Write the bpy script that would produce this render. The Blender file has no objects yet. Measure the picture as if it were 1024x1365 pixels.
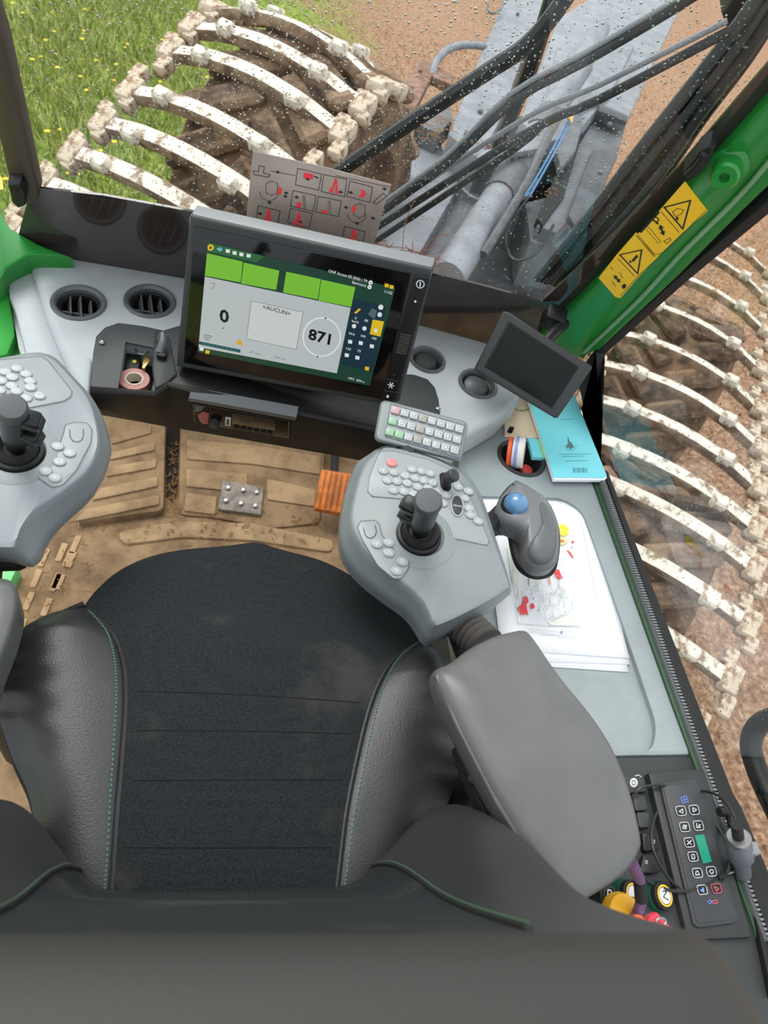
import bpy, bmesh, math, random
from mathutils import Vector, Matrix
from mathutils.geometry import tessellate_polygon
random.seed(7)
V = Vector
S = bpy.context.scene
COL = S.collection
PI = math.pi

# ------------------------------------------------------------------ camera, sky, light, exposure
EYE = V((0, 0, 1.5))                      # phone held above the backrest; cab floor is z = 0
FPX = 900.0                               # focal length for a 1024 x 1365 frame
RX = V((0.9736, -0.0614, 0.2200)); RY = V((0.0941, -0.7701, -0.6310)); RZ = V((0.2081, 0.6350, -0.7439))
cam_d = bpy.data.cameras.new('camera'); cam = bpy.data.objects.new('camera', cam_d); COL.objects.link(cam)
cam_d.sensor_width = 36; cam_d.lens = FPX / 1365 * 36; cam_d.clip_start = 0.02; cam_d.clip_end = 200
cam.matrix_world = Matrix(((RX.x, -RY.x, -RZ.x, EYE.x), (RX.y, -RY.y, -RZ.y, EYE.y), (RX.z, -RY.z, -RZ.z, EYE.z), (0, 0, 0, 1)))
cam_d.dof.use_dof = True; cam_d.dof.focus_distance = 1.05; cam_d.dof.aperture_fstop = 7.0
S.camera = cam

world = bpy.data.worlds.new('overcast_sky'); S.world = world; world.use_nodes = True
nt = world.node_tree; nt.nodes.clear()
wo = nt.nodes.new('ShaderNodeOutputWorld'); bg = nt.nodes.new('ShaderNodeBackground')
tc = nt.nodes.new('ShaderNodeTexCoord'); sx = nt.nodes.new('ShaderNodeSeparateXYZ'); cr = nt.nodes.new('ShaderNodeValToRGB')
nt.links.new(tc.outputs['Generated'], sx.inputs[0]); nt.links.new(sx.outputs['Z'], cr.inputs[0])
cr.color_ramp.elements[0].position = 0.0; cr.color_ramp.elements[0].color = (0.74, 0.80, 0.86, 1)
cr.color_ramp.elements[1].position = 0.8; cr.color_ramp.elements[1].color = (0.95, 0.98, 1.0, 1)
nt.links.new(cr.outputs[0], bg.inputs[0]); nt.links.new(bg.outputs[0], wo.inputs[0])
bg.inputs[1].default_value = 1.0
sun_d = bpy.data.lights.new('sun', 'SUN'); sun = bpy.data.objects.new('sun', sun_d); COL.objects.link(sun)
sun_d.energy = 1.6; sun_d.angle = math.radians(35); sun_d.color = (1.0, 0.97, 0.92)
sun.rotation_euler = V((-0.30, 0.42, 0.86)).to_track_quat('Z', 'Y').to_euler()
S.view_settings.view_transform = 'Standard'; S.view_settings.look = 'None'
S.view_settings.gamma = 1.0; S.view_settings.use_curve_mapping = False
S.view_settings.exposure = 0.52

# ------------------------------------------------------------------ helpers: measured points
def ray(x, y):
    a = (x - 512) / FPX; b = (y - 682.5) / FPX
    return RX * a + RY * b + RZ
def at(x, y, z):
    d = ray(x, y); return EYE + d * ((z - EYE.z) / d.z)
class Pl:
    """a plane of the cab: point, right, up, normal"""
    def __init__(s, p, n, u=V((1, 0, 0))):
        s.p = V(p); s.n = V(n).normalized(); u = V(u); s.u = (u - s.n * u.dot(s.n)).normalized(); s.v = s.n.cross(s.u)
    def on(s, x, y, h=0.0):
        d = ray(x, y); p = s.p + s.n * h
        return EYE + d * ((p - EYE).dot(s.n) / d.dot(s.n))
    def up(s, h): return Pl(s.p + s.n * h, s.n, s.u)
    def size(s, x, y):            # metres per pixel here
        return (s.on(x, y) - EYE).dot(RZ) / FPX
    def mat(s, loc): return Matrix(((s.u.x, s.v.x, s.n.x, loc.x), (s.u.y, s.v.y, s.n.y, loc.y), (s.u.z, s.v.z, s.n.z, loc.z), (0, 0, 0, 1)))
def flat(z): return Pl((0, 0, z), (0, 0, 1))
def zm(ox, oy, k):                # coordinates read from an enlarged crop of the photograph
    return lambda *pts: [(ox + x / k, oy + y / k) for x, y in pts]
def cat(pts, k=4, closed=True):
    n = len(pts); out = []
    pts = [V(p) for p in pts]
    rng = range(n) if closed else range(n - 1)
    for i in rng:
        if closed: p0, p1, p2, p3 = pts[i-1], pts[i], pts[(i+1) % n], pts[(i+2) % n]
        else: p0, p1, p2, p3 = pts[max(i-1, 0)], pts[i], pts[i+1], pts[min(i+2, n-1)]
        for j in range(k):
            t = j / k
            out.append(0.5 * ((2*p1) + (p2-p0)*t + (2*p0-5*p1+4*p2-p3)*t*t + (3*p1-p0-3*p2+p3)*t**3))
    if not closed: out.append(pts[-1])
    return out
def rnd(pts, r, k=4):             # rounded corners (3D or 2D points)
    pts = [V(p) for p in pts]; n = len(pts); out = []
    for i in range(n):
        a, b, c = pts[i-1], pts[i], pts[(i+1) % n]
        d1 = (a-b); d2 = (c-b); rr = min(r, d1.length*.45, d2.length*.45)
        p = b + d1.normalized()*rr; q = b + d2.normalized()*rr
        for j in range(k+1):
            t = j/k; out.append(p*(1-t)**2 + b*2*t*(1-t) + q*t*t)
    return out

# ------------------------------------------------------------------ helpers: objects
ORG = {}
def org(o): return ORG.get(o.name, V((0, 0, 0))) if o else V((0, 0, 0))
def tag(o, label=None, cat_=None, group=None, kind=None):
    if label: o['label'] = label
    if cat_: o['category'] = cat_
    if group: o['group'] = group
    if kind: o['kind'] = kind
    return o
def thing(name, label, cat_, loc, group=None, kind=None):
    o = bpy.data.objects.new(name, None); COL.objects.link(o); o.location = V(loc); o.empty_display_size = 0.05
    ORG[o.name] = V(loc); return tag(o, label, cat_, group, kind)
def mesh_obj(name, me, parent=None, loc=None):
    o = bpy.data.objects.new(name, me); COL.objects.link(o)
    if parent: o.parent = parent
    ORG[o.name] = org(parent)
    return o
def obj(name, bm, mat, parent=None, smooth=True, ang=35):
    g = org(parent)
    if g.length > 0: bmesh.ops.translate(bm, verts=bm.verts, vec=-g)
    me = bpy.data.meshes.new(name); bm.normal_update()
    for f in bm.faces: f.smooth = smooth
    if smooth:
        c = math.radians(ang)
        for e in bm.edges:
            if len(e.link_faces) == 2 and e.calc_face_angle(0) > c: e.smooth = False
    bm.to_mesh(me); bm.free()
    for m in (mat if isinstance(mat, (list, tuple)) else [mat]): me.materials.append(m)
    return mesh_obj(name, me, parent)
def inst(name, me, parent, world):          # a copy sharing mesh data, placed by a world matrix
    o = bpy.data.objects.new(name, me); COL.objects.link(o); o.parent = parent
    m = world.copy(); m.translation = m.translation - org(parent); o.matrix_local = m
    ORG[o.name] = m.translation + org(parent); return o
def mk(bm, mat, smooth=True, name='piece', ang=35):
    o = obj(name, bm, mat, None, smooth, ang); me = o.data; bpy.data.objects.remove(o); return me

def prism_bm(top, dv, bevel=0.0, seg=2, bottom=None, bev_all=False):
    bm = bmesh.new()
    a = [bm.verts.new(p) for p in top]
    b = [bm.verts.new(p) for p in (bottom or [V(p) + V(dv) for p in top])]
    ft = bm.faces.new(a); fb = bm.faces.new(b[::-1]); n = len(a)
    for i in range(n): bm.faces.new((a[i-1], b[i-1], b[i], a[i]))
    bmesh.ops.recalc_face_normals(bm, faces=bm.faces)
    if bevel:
        es = list(ft.edges) if not bev_all else list(bm.edges)
        bmesh.ops.bevel(bm, geom=es, offset=bevel, segments=seg, profile=0.5, affect='EDGES', clamp_overlap=True)
    return bm
def prism(name, top, dv, mat, parent=None, bevel=0.0, seg=2, bottom=None, bev_all=False, **k):
    return obj(name, prism_bm(top, dv, bevel, seg, bottom, bev_all), mat, parent, **k)
def slab(name, px, P, thick, mat, parent=None, bevel=0.0, h=0.0, seg=2, r=0, **k):
    pts = [P.on(x, y, h) for x, y in px]
    if r: pts = rnd(pts, r)
    return prism(name, pts, -P.n*thick, mat, parent, bevel, seg, **k)
def decal(name, px, P, mat, parent=None, h=0.0006, r=0):
    pts = [P.on(x, y, h) for x, y in px]
    if r: pts = rnd(pts, r)
    return prism(name, pts, -P.n*0.0004, mat, parent, smooth=False)
def box_bm(sz, bevel=0.0, seg=2, bm=None, M=None):
    b = bm or bmesh.new()
    r = bmesh.ops.create_cube(b, size=1.0); vs = r['verts']
    bmesh.ops.scale(b, vec=sz, verts=vs)
    if M: bmesh.ops.transform(b, matrix=M, verts=vs)
    if bevel:
        es = list({e for v in vs for e in v.link_edges})
        bmesh.ops.bevel(b, geom=es, offset=bevel, segments=seg, profile=0.5, affect='EDGES', clamp_overlap=True)
    return b
def basis(axis, xref=V((1, 0, 0))):
    n = V(axis).normalized(); u = V(xref) - n*V(xref).dot(n)
    if u.length < 1e-4: u = V((0, 1, 0)) - n*n.y
    u.normalize(); return u, n.cross(u), n
def lathe_bm(prof, o=V((0, 0, 0)), axis=V((0, 0, 1)), seg=24, sx=1.0, sy=1.0, xref=V((1, 0, 0)), cap=True):
    bm = bmesh.new(); u, v, n = basis(axis, xref); rings = []
    for r, h in prof:
        if r < 1e-6: rings.append([bm.verts.new(o + n*h)])
        else: rings.append([bm.verts.new(o + n*h + u*(r*sx*math.cos(2*PI*i/seg)) + v*(r*sy*math.sin(2*PI*i/seg))) for i in range(seg)])
    for A, B in zip(rings, rings[1:]):
        for i in range(seg):
            j = (i+1) % seg
            if len(A) == 1 and len(B) == 1: continue
            if len(A) == 1: bm.faces.new((A[0], B[i], B[j]))
            elif len(B) == 1: bm.faces.new((A[i], B[0], A[j]))
            else: bm.faces.new((A[i], B[i], B[j], A[j]))
    if cap:
        for R_ in (rings[0], rings[-1]):
            if len(R_) > 1: bm.faces.new(R_)
    bmesh.ops.recalc_face_normals(bm, faces=bm.faces)
    return bm
def lathe(name, prof, o, axis, mat, parent=None, seg=24, **k):
    kk = {q: k.pop(q) for q in ('sx', 'sy', 'xref', 'cap') if q in k}
    return obj(name, lathe_bm(prof, V(o), axis, seg, **kk), mat, parent, **k)
def tube_bm(pts, r, seg=8, bm=None, closed=False, sx=1.0, up=V((0, 0, 1))):
    b = bm or bmesh.new(); n = len(pts); rings = []
    pts = [V(p) for p in pts]; pu = None
    for i, p in enumerate(pts):
        if closed: t = pts[(i+1) % n] - pts[i-1]
        else: t = pts[min(i+1, n-1)] - pts[max(i-1, 0)]
        t.normalize()
        u = (up if pu is None else pu); u = u - t*u.dot(t)
        if u.length < 1e-3: u = V((1, 0, 0)) - t*t.x
        u.normalize(); pu = u; w = t.cross(u); rr = r[i] if isinstance(r, (list, tuple)) else r
        rings.append([b.verts.new(p + u*(rr*math.cos(2*PI*k/seg)) + w*(rr*sx*math.sin(2*PI*k/seg))) for k in range(seg)])
    for i in range(n if closed else n-1):
        A, B = rings[i], rings[(i+1) % n]
        for k in range(seg):
            b.faces.new((A[k], A[(k+1) % seg], B[(k+1) % seg], B[k]))
    if not closed:
        b.faces.new(rings[0][::-1]); b.faces.new(rings[-1])
    return b
def tube(name, pts, r, mat, parent=None, seg=8, sm=4, closed=False, sx=1.0, **k):
    p = cat(pts, sm, closed) if sm > 1 else pts
    if isinstance(r, (list, tuple)):
        rr = []
        for i in range(len(p)):
            f = i/(len(p)-1)*(len(r)-1); j = min(int(f), len(r)-2); rr.append(r[j]+(r[j+1]-r[j])*(f-j))
        r = rr
    bm = tube_bm(p, r, seg, closed=closed, sx=sx); bmesh.ops.recalc_face_normals(bm, faces=bm.faces)
    return obj(name, bm, mat, parent, **k)
def pillow_bm(outline, n, prof):
    """closed outline swept through (scale, height) rings towards its centre"""
    bm = bmesh.new(); c = sum((V(p) for p in outline), V())/len(outline); rings = []
    for s, h in prof:
        if s == 0: rings.append([bm.verts.new(c + n*h)])
        else: rings.append([bm.verts.new(c + (V(p)-c)*s + n*h) for p in outline])
    m = len(outline)
    for A, B in zip(rings, rings[1:]):
        for i in range(m):
            j = (i+1) % m
            if len(B) == 1: bm.faces.new((A[i], A[j], B[0]))
            else: bm.faces.new((A[i], A[j], B[j], B[i]))
    bm.faces.new(rings[0][::-1])
    if len(rings[-1]) > 1: bm.faces.new(rings[-1])
    bmesh.ops.recalc_face_normals(bm, faces=bm.faces)
    return bm
def pillow(name, outline, n, prof, mat, parent=None, **k): return obj(name, pillow_bm(outline, n, prof), mat, parent, **k)
def grid_bm(f, nu, nv):
    bm = bmesh.new(); g = [[bm.verts.new(f(i/nu, j/nv)) for j in range(nv+1)] for i in range(nu+1)]
    for i in range(nu):
        for j in range(nv): bm.faces.new((g[i][j], g[i+1][j], g[i+1][j+1], g[i][j+1]))
    return bm
def lerp_path(pts, t):
    f = t*(len(pts)-1); i = min(int(f), len(pts)-2); return pts[i] + (pts[i+1]-pts[i])*(f-i)
def cut(o, cutters):
    """carve openings into an object"""
    for bm in cutters:
        me = bpy.data.meshes.new('cutter'); bm.to_mesh(me); bm.free()
        c = bpy.data.objects.new('cutter', me); COL.objects.link(c); c.location = (0, 0, 0)
        m = o.modifiers.new('b', 'BOOLEAN'); m.operation = 'DIFFERENCE'; m.object = c; m.solver = 'EXACT'
        bpy.context.view_layer.update()
        ev = o.evaluated_get(bpy.context.evaluated_depsgraph_get())
        nm = bpy.data.meshes.new_from_object(ev); o.modifiers.remove(m); old = o.data; o.data = nm; bpy.data.meshes.remove(old)
        bpy.data.objects.remove(c); bpy.data.meshes.remove(me)
    b = bmesh.new(); b.from_mesh(o.data)
    for f in b.faces: f.smooth = True
    for e in b.edges: e.smooth = not (len(e.link_faces) == 2 and e.calc_face_angle(0) > 0.6)
    b.to_mesh(o.data); b.free()
def text(name, body, x, y, P, hpx, mat, parent, h=0.0008, label=None, rot=0.0, ax='CENTER', bold=0.0):
    c = bpy.data.curves.new(name, 'FONT'); c.body = body; c.align_x = ax; c.align_y = 'CENTER'
    c.size = hpx * P.size(x, y) / 0.70; c.resolution_u = 2; c.offset = bold; c.extrude = 0.0001
    tmp = bpy.data.objects.new(name, c); me = bpy.data.meshes.new_from_object(tmp); bpy.data.objects.remove(tmp); bpy.data.curves.remove(c)
    me.transform(P.mat(P.on(x, y, h) - org(parent)) @ Matrix.Rotation(rot, 4, 'Z')); me.materials.clear(); me.materials.append(mat)
    o = mesh_obj(name, me, parent)
    if label: o['label'] = label
    return o

# ------------------------------------------------------------------ materials
def lin(c): return tuple(((v/255)/12.92 if v/255 <= 0.04045 else ((v/255+0.055)/1.055)**2.4) for v in c)
MATS = {}
def mat(name, c, rough=0.5, metal=0.0, var=0.0, vs=20.0, bump=0.0, bs=400.0, spec=0.5, c2=None, emit=0.0, coat=0.0, lo=0.4, hi=0.6, rv=0.0, bd=0.001):
    if name in MATS: return MATS[name]
    m = bpy.data.materials.new(name); m.use_nodes = True; n = m.node_tree.nodes; l = m.node_tree.links; b = n['Principled BSDF']
    col = (*lin(c), 1); b.inputs['Base Color'].default_value = col; b.inputs['Roughness'].default_value = rough
    b.inputs['Metallic'].default_value = metal; b.inputs['Specular IOR Level'].default_value = spec; b.inputs['Coat Weight'].default_value = coat
    t = n.new('ShaderNodeTexCoord')
    if c2 or var:
        nz = n.new('ShaderNodeTexNoise'); nz.inputs['Scale'].default_value = vs; nz.inputs['Detail'].default_value = 6; nz.inputs['Roughness'].default_value = 0.65
        l.new(t.outputs['Object'], nz.inputs['Vector']); r = n.new('ShaderNodeValToRGB'); l.new(nz.outputs['Fac'], r.inputs[0])
        d = c2 or tuple(max(0, v*(1-var)) for v in c)
        r.color_ramp.elements[0].position = lo; r.color_ramp.elements[0].color = (*lin(d), 1)
        r.color_ramp.elements[1].position = hi; r.color_ramp.elements[1].color = col
        l.new(r.outputs[0], b.inputs['Base Color'])
        if rv:
            mr = n.new('ShaderNodeMapRange'); mr.inputs['To Min'].default_value = rough-rv; mr.inputs['To Max'].default_value = rough+rv
            l.new(nz.outputs['Fac'], mr.inputs['Value']); l.new(mr.outputs[0], b.inputs['Roughness'])
    if bump:
        z = n.new('ShaderNodeTexNoise'); z.inputs['Scale'].default_value = bs; z.inputs['Detail'].default_value = 3
        l.new(t.outputs['Object'], z.inputs['Vector']); bp = n.new('ShaderNodeBump'); bp.inputs['Strength'].default_value = bump; bp.inputs['Distance'].default_value = bd
        l.new(z.outputs['Fac'], bp.inputs['Height']); l.new(bp.outputs[0], b.inputs['Normal'])
    if emit:
        b.inputs['Emission Color'].default_value = col; b.inputs['Emission Strength'].default_value = emit
        b.inputs['Base Color'].default_value = (0.01, 0.01, 0.01, 1)
    MATS[name] = m; return m
def glass_mat(name, tint=(1, 1, 1), refl=1.0):
    m = bpy.data.materials.new(name); m.use_nodes = True; n = m.node_tree.nodes; l = m.node_tree.links; n.clear()
    o = n.new('ShaderNodeOutputMaterial'); t = n.new('ShaderNodeBsdfTransparent'); g = n.new('ShaderNodeBsdfGlossy'); f = n.new('ShaderNodeLayerWeight'); x = n.new('ShaderNodeMixShader')
    t.inputs[0].default_value = (*tint, 1); g.inputs['Roughness'].default_value = 0.0; f.inputs[0].default_value = 0.5; pw = n.new('ShaderNodeMath'); pw.operation = 'POWER'; pw.inputs[1].default_value = 5; l.new(f.outputs['Facing'], pw.inputs[0])
    mm = n.new('ShaderNodeMath'); mm.operation = 'MULTIPLY_ADD'; mm.inputs[1].default_value = .96*refl; mm.inputs[2].default_value = .04*refl; l.new(pw.outputs[0], mm.inputs[0])
    l.new(mm.outputs[0], x.inputs[0]); l.new(t.outputs[0], x.inputs[1]); l.new(g.outputs[0], x.inputs[2]); l.new(x.outputs[0], o.inputs[0])
    return m
def weave_mat(name, c, c2, scale, rough=0.9, bump=0.6):
    m = bpy.data.materials.new(name); m.use_nodes = True; n = m.node_tree.nodes; l = m.node_tree.links; b = n['Principled BSDF']
    t = n.new('ShaderNodeTexCoord'); vo = n.new('ShaderNodeTexVoronoi'); vo.inputs['Scale'].default_value = scale; vo.inputs['Randomness'].default_value = 0.75
    l.new(t.outputs['Object'], vo.inputs['Vector']); r = n.new('ShaderNodeValToRGB'); l.new(vo.outputs['Distance'], r.inputs[0])
    r.color_ramp.elements[0].position = 0.1; r.color_ramp.elements[0].color = (*lin(c), 1); r.color_ramp.elements[1].position = 0.6; r.color_ramp.elements[1].color = (*lin(c2), 1)
    nz = n.new('ShaderNodeTexNoise'); nz.inputs['Scale'].default_value = 9; nz.inputs['Detail'].default_value = 5; l.new(t.outputs['Object'], nz.inputs['Vector'])
    r2 = n.new('ShaderNodeValToRGB'); l.new(nz.outputs['Fac'], r2.inputs[0]); r2.color_ramp.elements[0].position = 0.55; r2.color_ramp.elements[0].color = (0, 0, 0, 1)
    r2.color_ramp.elements[1].position = 0.75; r2.color_ramp.elements[1].color = (0.25, 0.25, 0.25, 1)
    mx = n.new('ShaderNodeMixRGB'); mx.inputs[2].default_value = (*lin((112, 108, 100)), 1); l.new(r2.outputs[0], mx.inputs[0]); l.new(r.outputs[0], mx.inputs[1]); l.new(mx.outputs[0], b.inputs['Base Color'])
    b.inputs['Roughness'].default_value = rough; b.inputs['Specular IOR Level'].default_value = 0.3
    bp = n.new('ShaderNodeBump'); bp.inputs['Strength'].default_value = bump; bp.inputs['Distance'].default_value = 0.0008; bp.invert = True
    l.new(vo.outputs['Distance'], bp.inputs['Height']); l.new(bp.outputs[0], b.inputs['Normal']); return m
M_grey = mat('dash_grey', (176, 182, 185), 0.5, bump=0.15, bs=900, var=0.05, vs=8, bd=0.0004)
M_console = mat('console_grey', (150, 159, 162), 0.5, bump=0.15, bs=900, var=0.06, vs=8, bd=0.0004)
M_pod = mat('pod_grey', (134, 141, 143), 0.42, bump=0.12, bs=900, var=0.06, vs=7, rv=0.06, bd=0.0004)
M_podpanel = mat('pod_panel_grey', (146, 152, 154), 0.4)
M_btn = mat('button_grey', (158, 163, 164), 0.35)
M_white = mat('white_print', (214, 217, 217), 0.5)
M_black = mat('black_plastic', (25, 25, 26), 0.45, spec=.35, bump=0.2, bs=700, bd=0.0004)
M_blackm = mat('matt_black', (22, 22, 23), 0.7)
M_char = mat('charcoal_plastic', (54, 56, 57), 0.5, spec=.4, bump=0.2, bs=800, bd=0.0004)
M_gloss = mat('gloss_black', (10, 10, 11), 0.08)
M_fasc = mat('fascia_black', (30, 29, 28), 0.55, spec=.3, bump=0.2, bs=600, var=0.12, vs=12, bd=0.0005)
M_vent = mat('vent_dark', (92, 95, 98), 0.4)
M_hole = mat('recess_black', (12, 12, 12), 0.8)
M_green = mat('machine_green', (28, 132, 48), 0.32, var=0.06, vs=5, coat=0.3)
M_green2 = mat('bright_green', (52, 168, 62), 0.35)
M_yellow = mat('sticker_yellow', (248, 196, 20), 0.35)
M_ink = mat('black_ink', (24, 22, 18), 0.5)
M_red = mat('red_ink', (228, 44, 56), 0.5)
M_orange = mat('pedal_orange', (206, 116, 40), 0.6, var=0.25, vs=30)
M_fabric = weave_mat('seat_mesh_fabric', (44, 48, 51), (25, 28, 30), 480)
M_leather = mat('seat_leather', (50, 50, 52), 0.36, bump=0.35, bs=520, bd=0.0012, var=0.12, vs=10)
M_leather2 = mat('backrest_leather', (42, 42, 43), 0.42, bump=0.3, bs=520, bd=0.0012)
M_stitch = mat('green_stitch', (92, 132, 106), 0.8)
M_rubber = mat('armrest_rubber', (98, 98, 98), 0.34, bump=0.25, bs=1300, var=0.08, vs=9, rv=0.06, bd=0.0004)
M_paper = mat('paper', (240, 241, 246), 0.8)
M_steel = mat('steel', (150, 150, 150), 0.35, 0.9)
M_mat = mat('floor_mat', (184, 154, 116), 0.9, c2=(152, 122, 88), vs=9, bump=0.4, bs=60, bd=0.002, lo=0.34, hi=0.6)
M_mat2 = mat('floor_mat_shaded', (146, 120, 88), 0.9, c2=(106, 84, 60), vs=11, bump=0.4, bs=80, bd=0.002, lo=0.36, hi=0.6)  # darker tan puts the shade under the dashboard into the mat colour

# ------------------------------------------------------------------ outdoors: ground, grass
def ground_h(x, y):
    side = 0.35*math.tanh((0.6 - x)/0.9)
    return -1.60 + side + 0.02*math.sin(x*2.1+y) + 0.02*math.sin(x*5.3-y*3.7) + 0.01*math.sin(x*11+y*9)
def ground_material():
    m = bpy.data.materials.new('forest_ground'); m.use_nodes = True; n = m.node_tree.nodes; l = m.node_tree.links; b = n['Principled BSDF']; b.inputs['Roughness'].default_value = 0.95
    b.inputs['Specular IOR Level'].default_value = 0.1
    t = n.new('ShaderNodeTexCoord')
    def noise(s, d=8, r=0.7):
        z = n.new('ShaderNodeTexNoise'); z.inputs['Scale'].default_value = s; z.inputs['Detail'].default_value = d; z.inputs['Roughness'].default_value = r; l.new(t.outputs['Object'], z.inputs['Vector']); return z
    def ramp(src, stops):
        r = n.new('ShaderNodeValToRGB'); l.new(src, r.inputs[0])
        while len(r.color_ramp.elements) < len(stops): r.color_ramp.elements.new(0.5)
        for e, (p, c) in zip(r.color_ramp.elements, stops): e.position = p; e.color = (*lin(c), 1)
        return r
    z1 = noise(26); litter = ramp(z1.outputs['Fac'], [(0.34, (104, 80, 62)), (0.48, (150, 116, 92)), (0.58, (180, 147, 120)), (0.70, (206, 181, 156))])
    z2 = noise(14); turf = ramp(z2.outputs['Fac'], [(0.34, (76, 96, 40)), (0.5, (128, 150, 62)), (0.66, (176, 182, 104))])
    z3 = noise(1.1, 4); s = n.new('ShaderNodeSeparateXYZ'); l.new(t.outputs['Object'], s.inputs[0])
    a = n.new('ShaderNodeMath'); a.operation = 'MULTIPLY_ADD'; a.inputs[1].default_value = 3.4; l.new(z3.outputs['Fac'], a.inputs[0])
    a.inputs[2].default_value = -1.7
    sub = n.new('ShaderNodeMath'); sub.operation = 'ADD'; l.new(s.outputs['X'], sub.inputs[0]); l.new(a.outputs[0], sub.inputs[1])
    yy = n.new('ShaderNodeMath'); yy.operation = 'MULTIPLY_ADD'; yy.inputs[1].default_value = -0.1; yy.inputs[2].default_value = 0.3; l.new(s.outputs['Y'], yy.inputs[0])
    sb2 = n.new('ShaderNodeMath'); sb2.operation = 'ADD'; l.new(sub.outputs[0], sb2.inputs[0]); l.new(yy.outputs[0], sb2.inputs[1])
    mr = n.new('ShaderNodeMapRange'); mr.inputs['From Min'].default_value = -0.9; mr.inputs['From Max'].default_value = 0.4; l.new(sb2.outputs[0], mr.inputs['Value'])
    mx = n.new('ShaderNodeMixRGB'); l.new(mr.outputs[0], mx.inputs[0]); l.new(turf.outputs[0], mx.inputs[1]); l.new(litter.outputs[0], mx.inputs[2]); l.new(mx.outputs[0], b.inputs['Base Color'])
    bp = n.new('ShaderNodeBump'); bp.inputs['Strength'].default_value = 0.6; bp.inputs['Distance'].default_value = 0.02; l.new(z1.outputs['Fac'], bp.inputs['Height']); l.new(bp.outputs[0], b.inputs['Normal'])
    return m
bm = grid_bm(lambda u, v: V((-14+34*u, -4+44*v, ground_h(-14+34*u, -4+44*v))), 110, 140)
tag(obj('ground', bm, ground_material()), 'forest ground of brown needle litter with green turf on one side', 'ground', kind='structure')
def blades(name, n, area, hmin, hmax, w, mats, label, keep, catn):
    vs, fs, mi = [], [], []
    for _ in range(n):
        x = random.uniform(*area[0]); y = random.uniform(*area[1])
        if not keep(x, y): continue
        z = ground_h(x, y) - 0.01; h = random.uniform(hmin, hmax); a = random.uniform(0, 2*PI); d = V((math.cos(a), math.sin(a), 0))
        ln = V((random.gauss(0, .35), random.gauss(0, .35), 1))*h; sd = d*(w*random.uniform(.6, 1.4)); p = V((x, y, z)); k = len(vs)
        vs += [p-sd, p+sd, p+ln*.55+sd*.7, p+ln*.55-sd*.7, p+ln+V((ln.x, ln.y, -h*.1))*.5]
        fs += [(k, k+1, k+2, k+3), (k+3, k+2, k+4)]; i = random.randrange(len(mats)); mi += [i, i]
    me = bpy.data.meshes.new(name); me.from_pydata(vs, [], fs)
    for m in mats: me.materials.append(m)
    me.polygons.foreach_set('material_index', mi)
    o = mesh_obj(name, me); tag(o, label, catn, kind='stuff'); return o
G = [mat('grass_a', (128, 144, 60), 0.7), mat('grass_b', (160, 172, 88), 0.7), mat('grass_c', (190, 194, 122), 0.7), mat('grass_d', (108, 126, 52), 0.7)]
def grassy(x, y): return random.random() < max(0.0, min(1.0, (-0.15 + 0.55*math.sin(y*1.1)*0.6 - x)/1.0))
blades('grass', 42000, ((-4.4, .6), (2.2, 12)), .06, .22, .006, G, 'bright green meadow grass growing left of the white track', grassy, 'grass')
random.seed(3)
vs, fs = [], []
for _ in range(170):
    x = random.uniform(-3.8, .2); y = random.uniform(3, 9)
    if not grassy(x, y): continue
    p = V((x, y, ground_h(x, y)+random.uniform(.12, .24))); r = random.uniform(.012, .024); k = len(vs)
    vs += [p+V((r*math.cos(i*PI/3), r*math.sin(i*PI/3), 0.004*(i % 2))) for i in range(6)]; fs.append(tuple(range(k, k+6)))
me = bpy.data.meshes.new('flowers'); me.from_pydata(vs, [], fs); me.materials.append(mat('flower_yellow', (232, 204, 40), 0.7))
tag(mesh_obj('meadow_flowers', me), 'tiny yellow flowers dotted through the green grass', 'flowers', kind='stuff')
L = [mat('litter_a', (200, 164, 130), 0.9), mat('litter_b', (150, 108, 78), 0.9), mat('litter_c', (216, 190, 158), 0.9), mat('litter_d', (96, 66, 44), 0.9)]
blades('leaf_litter', 26000, ((-.6, 8), (.0, 14)), .015, .05, .008, L, 'dry brown needles and leaf litter scattered over the soil', lambda x, y: not grassy(x, y), 'leaf litter')

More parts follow.
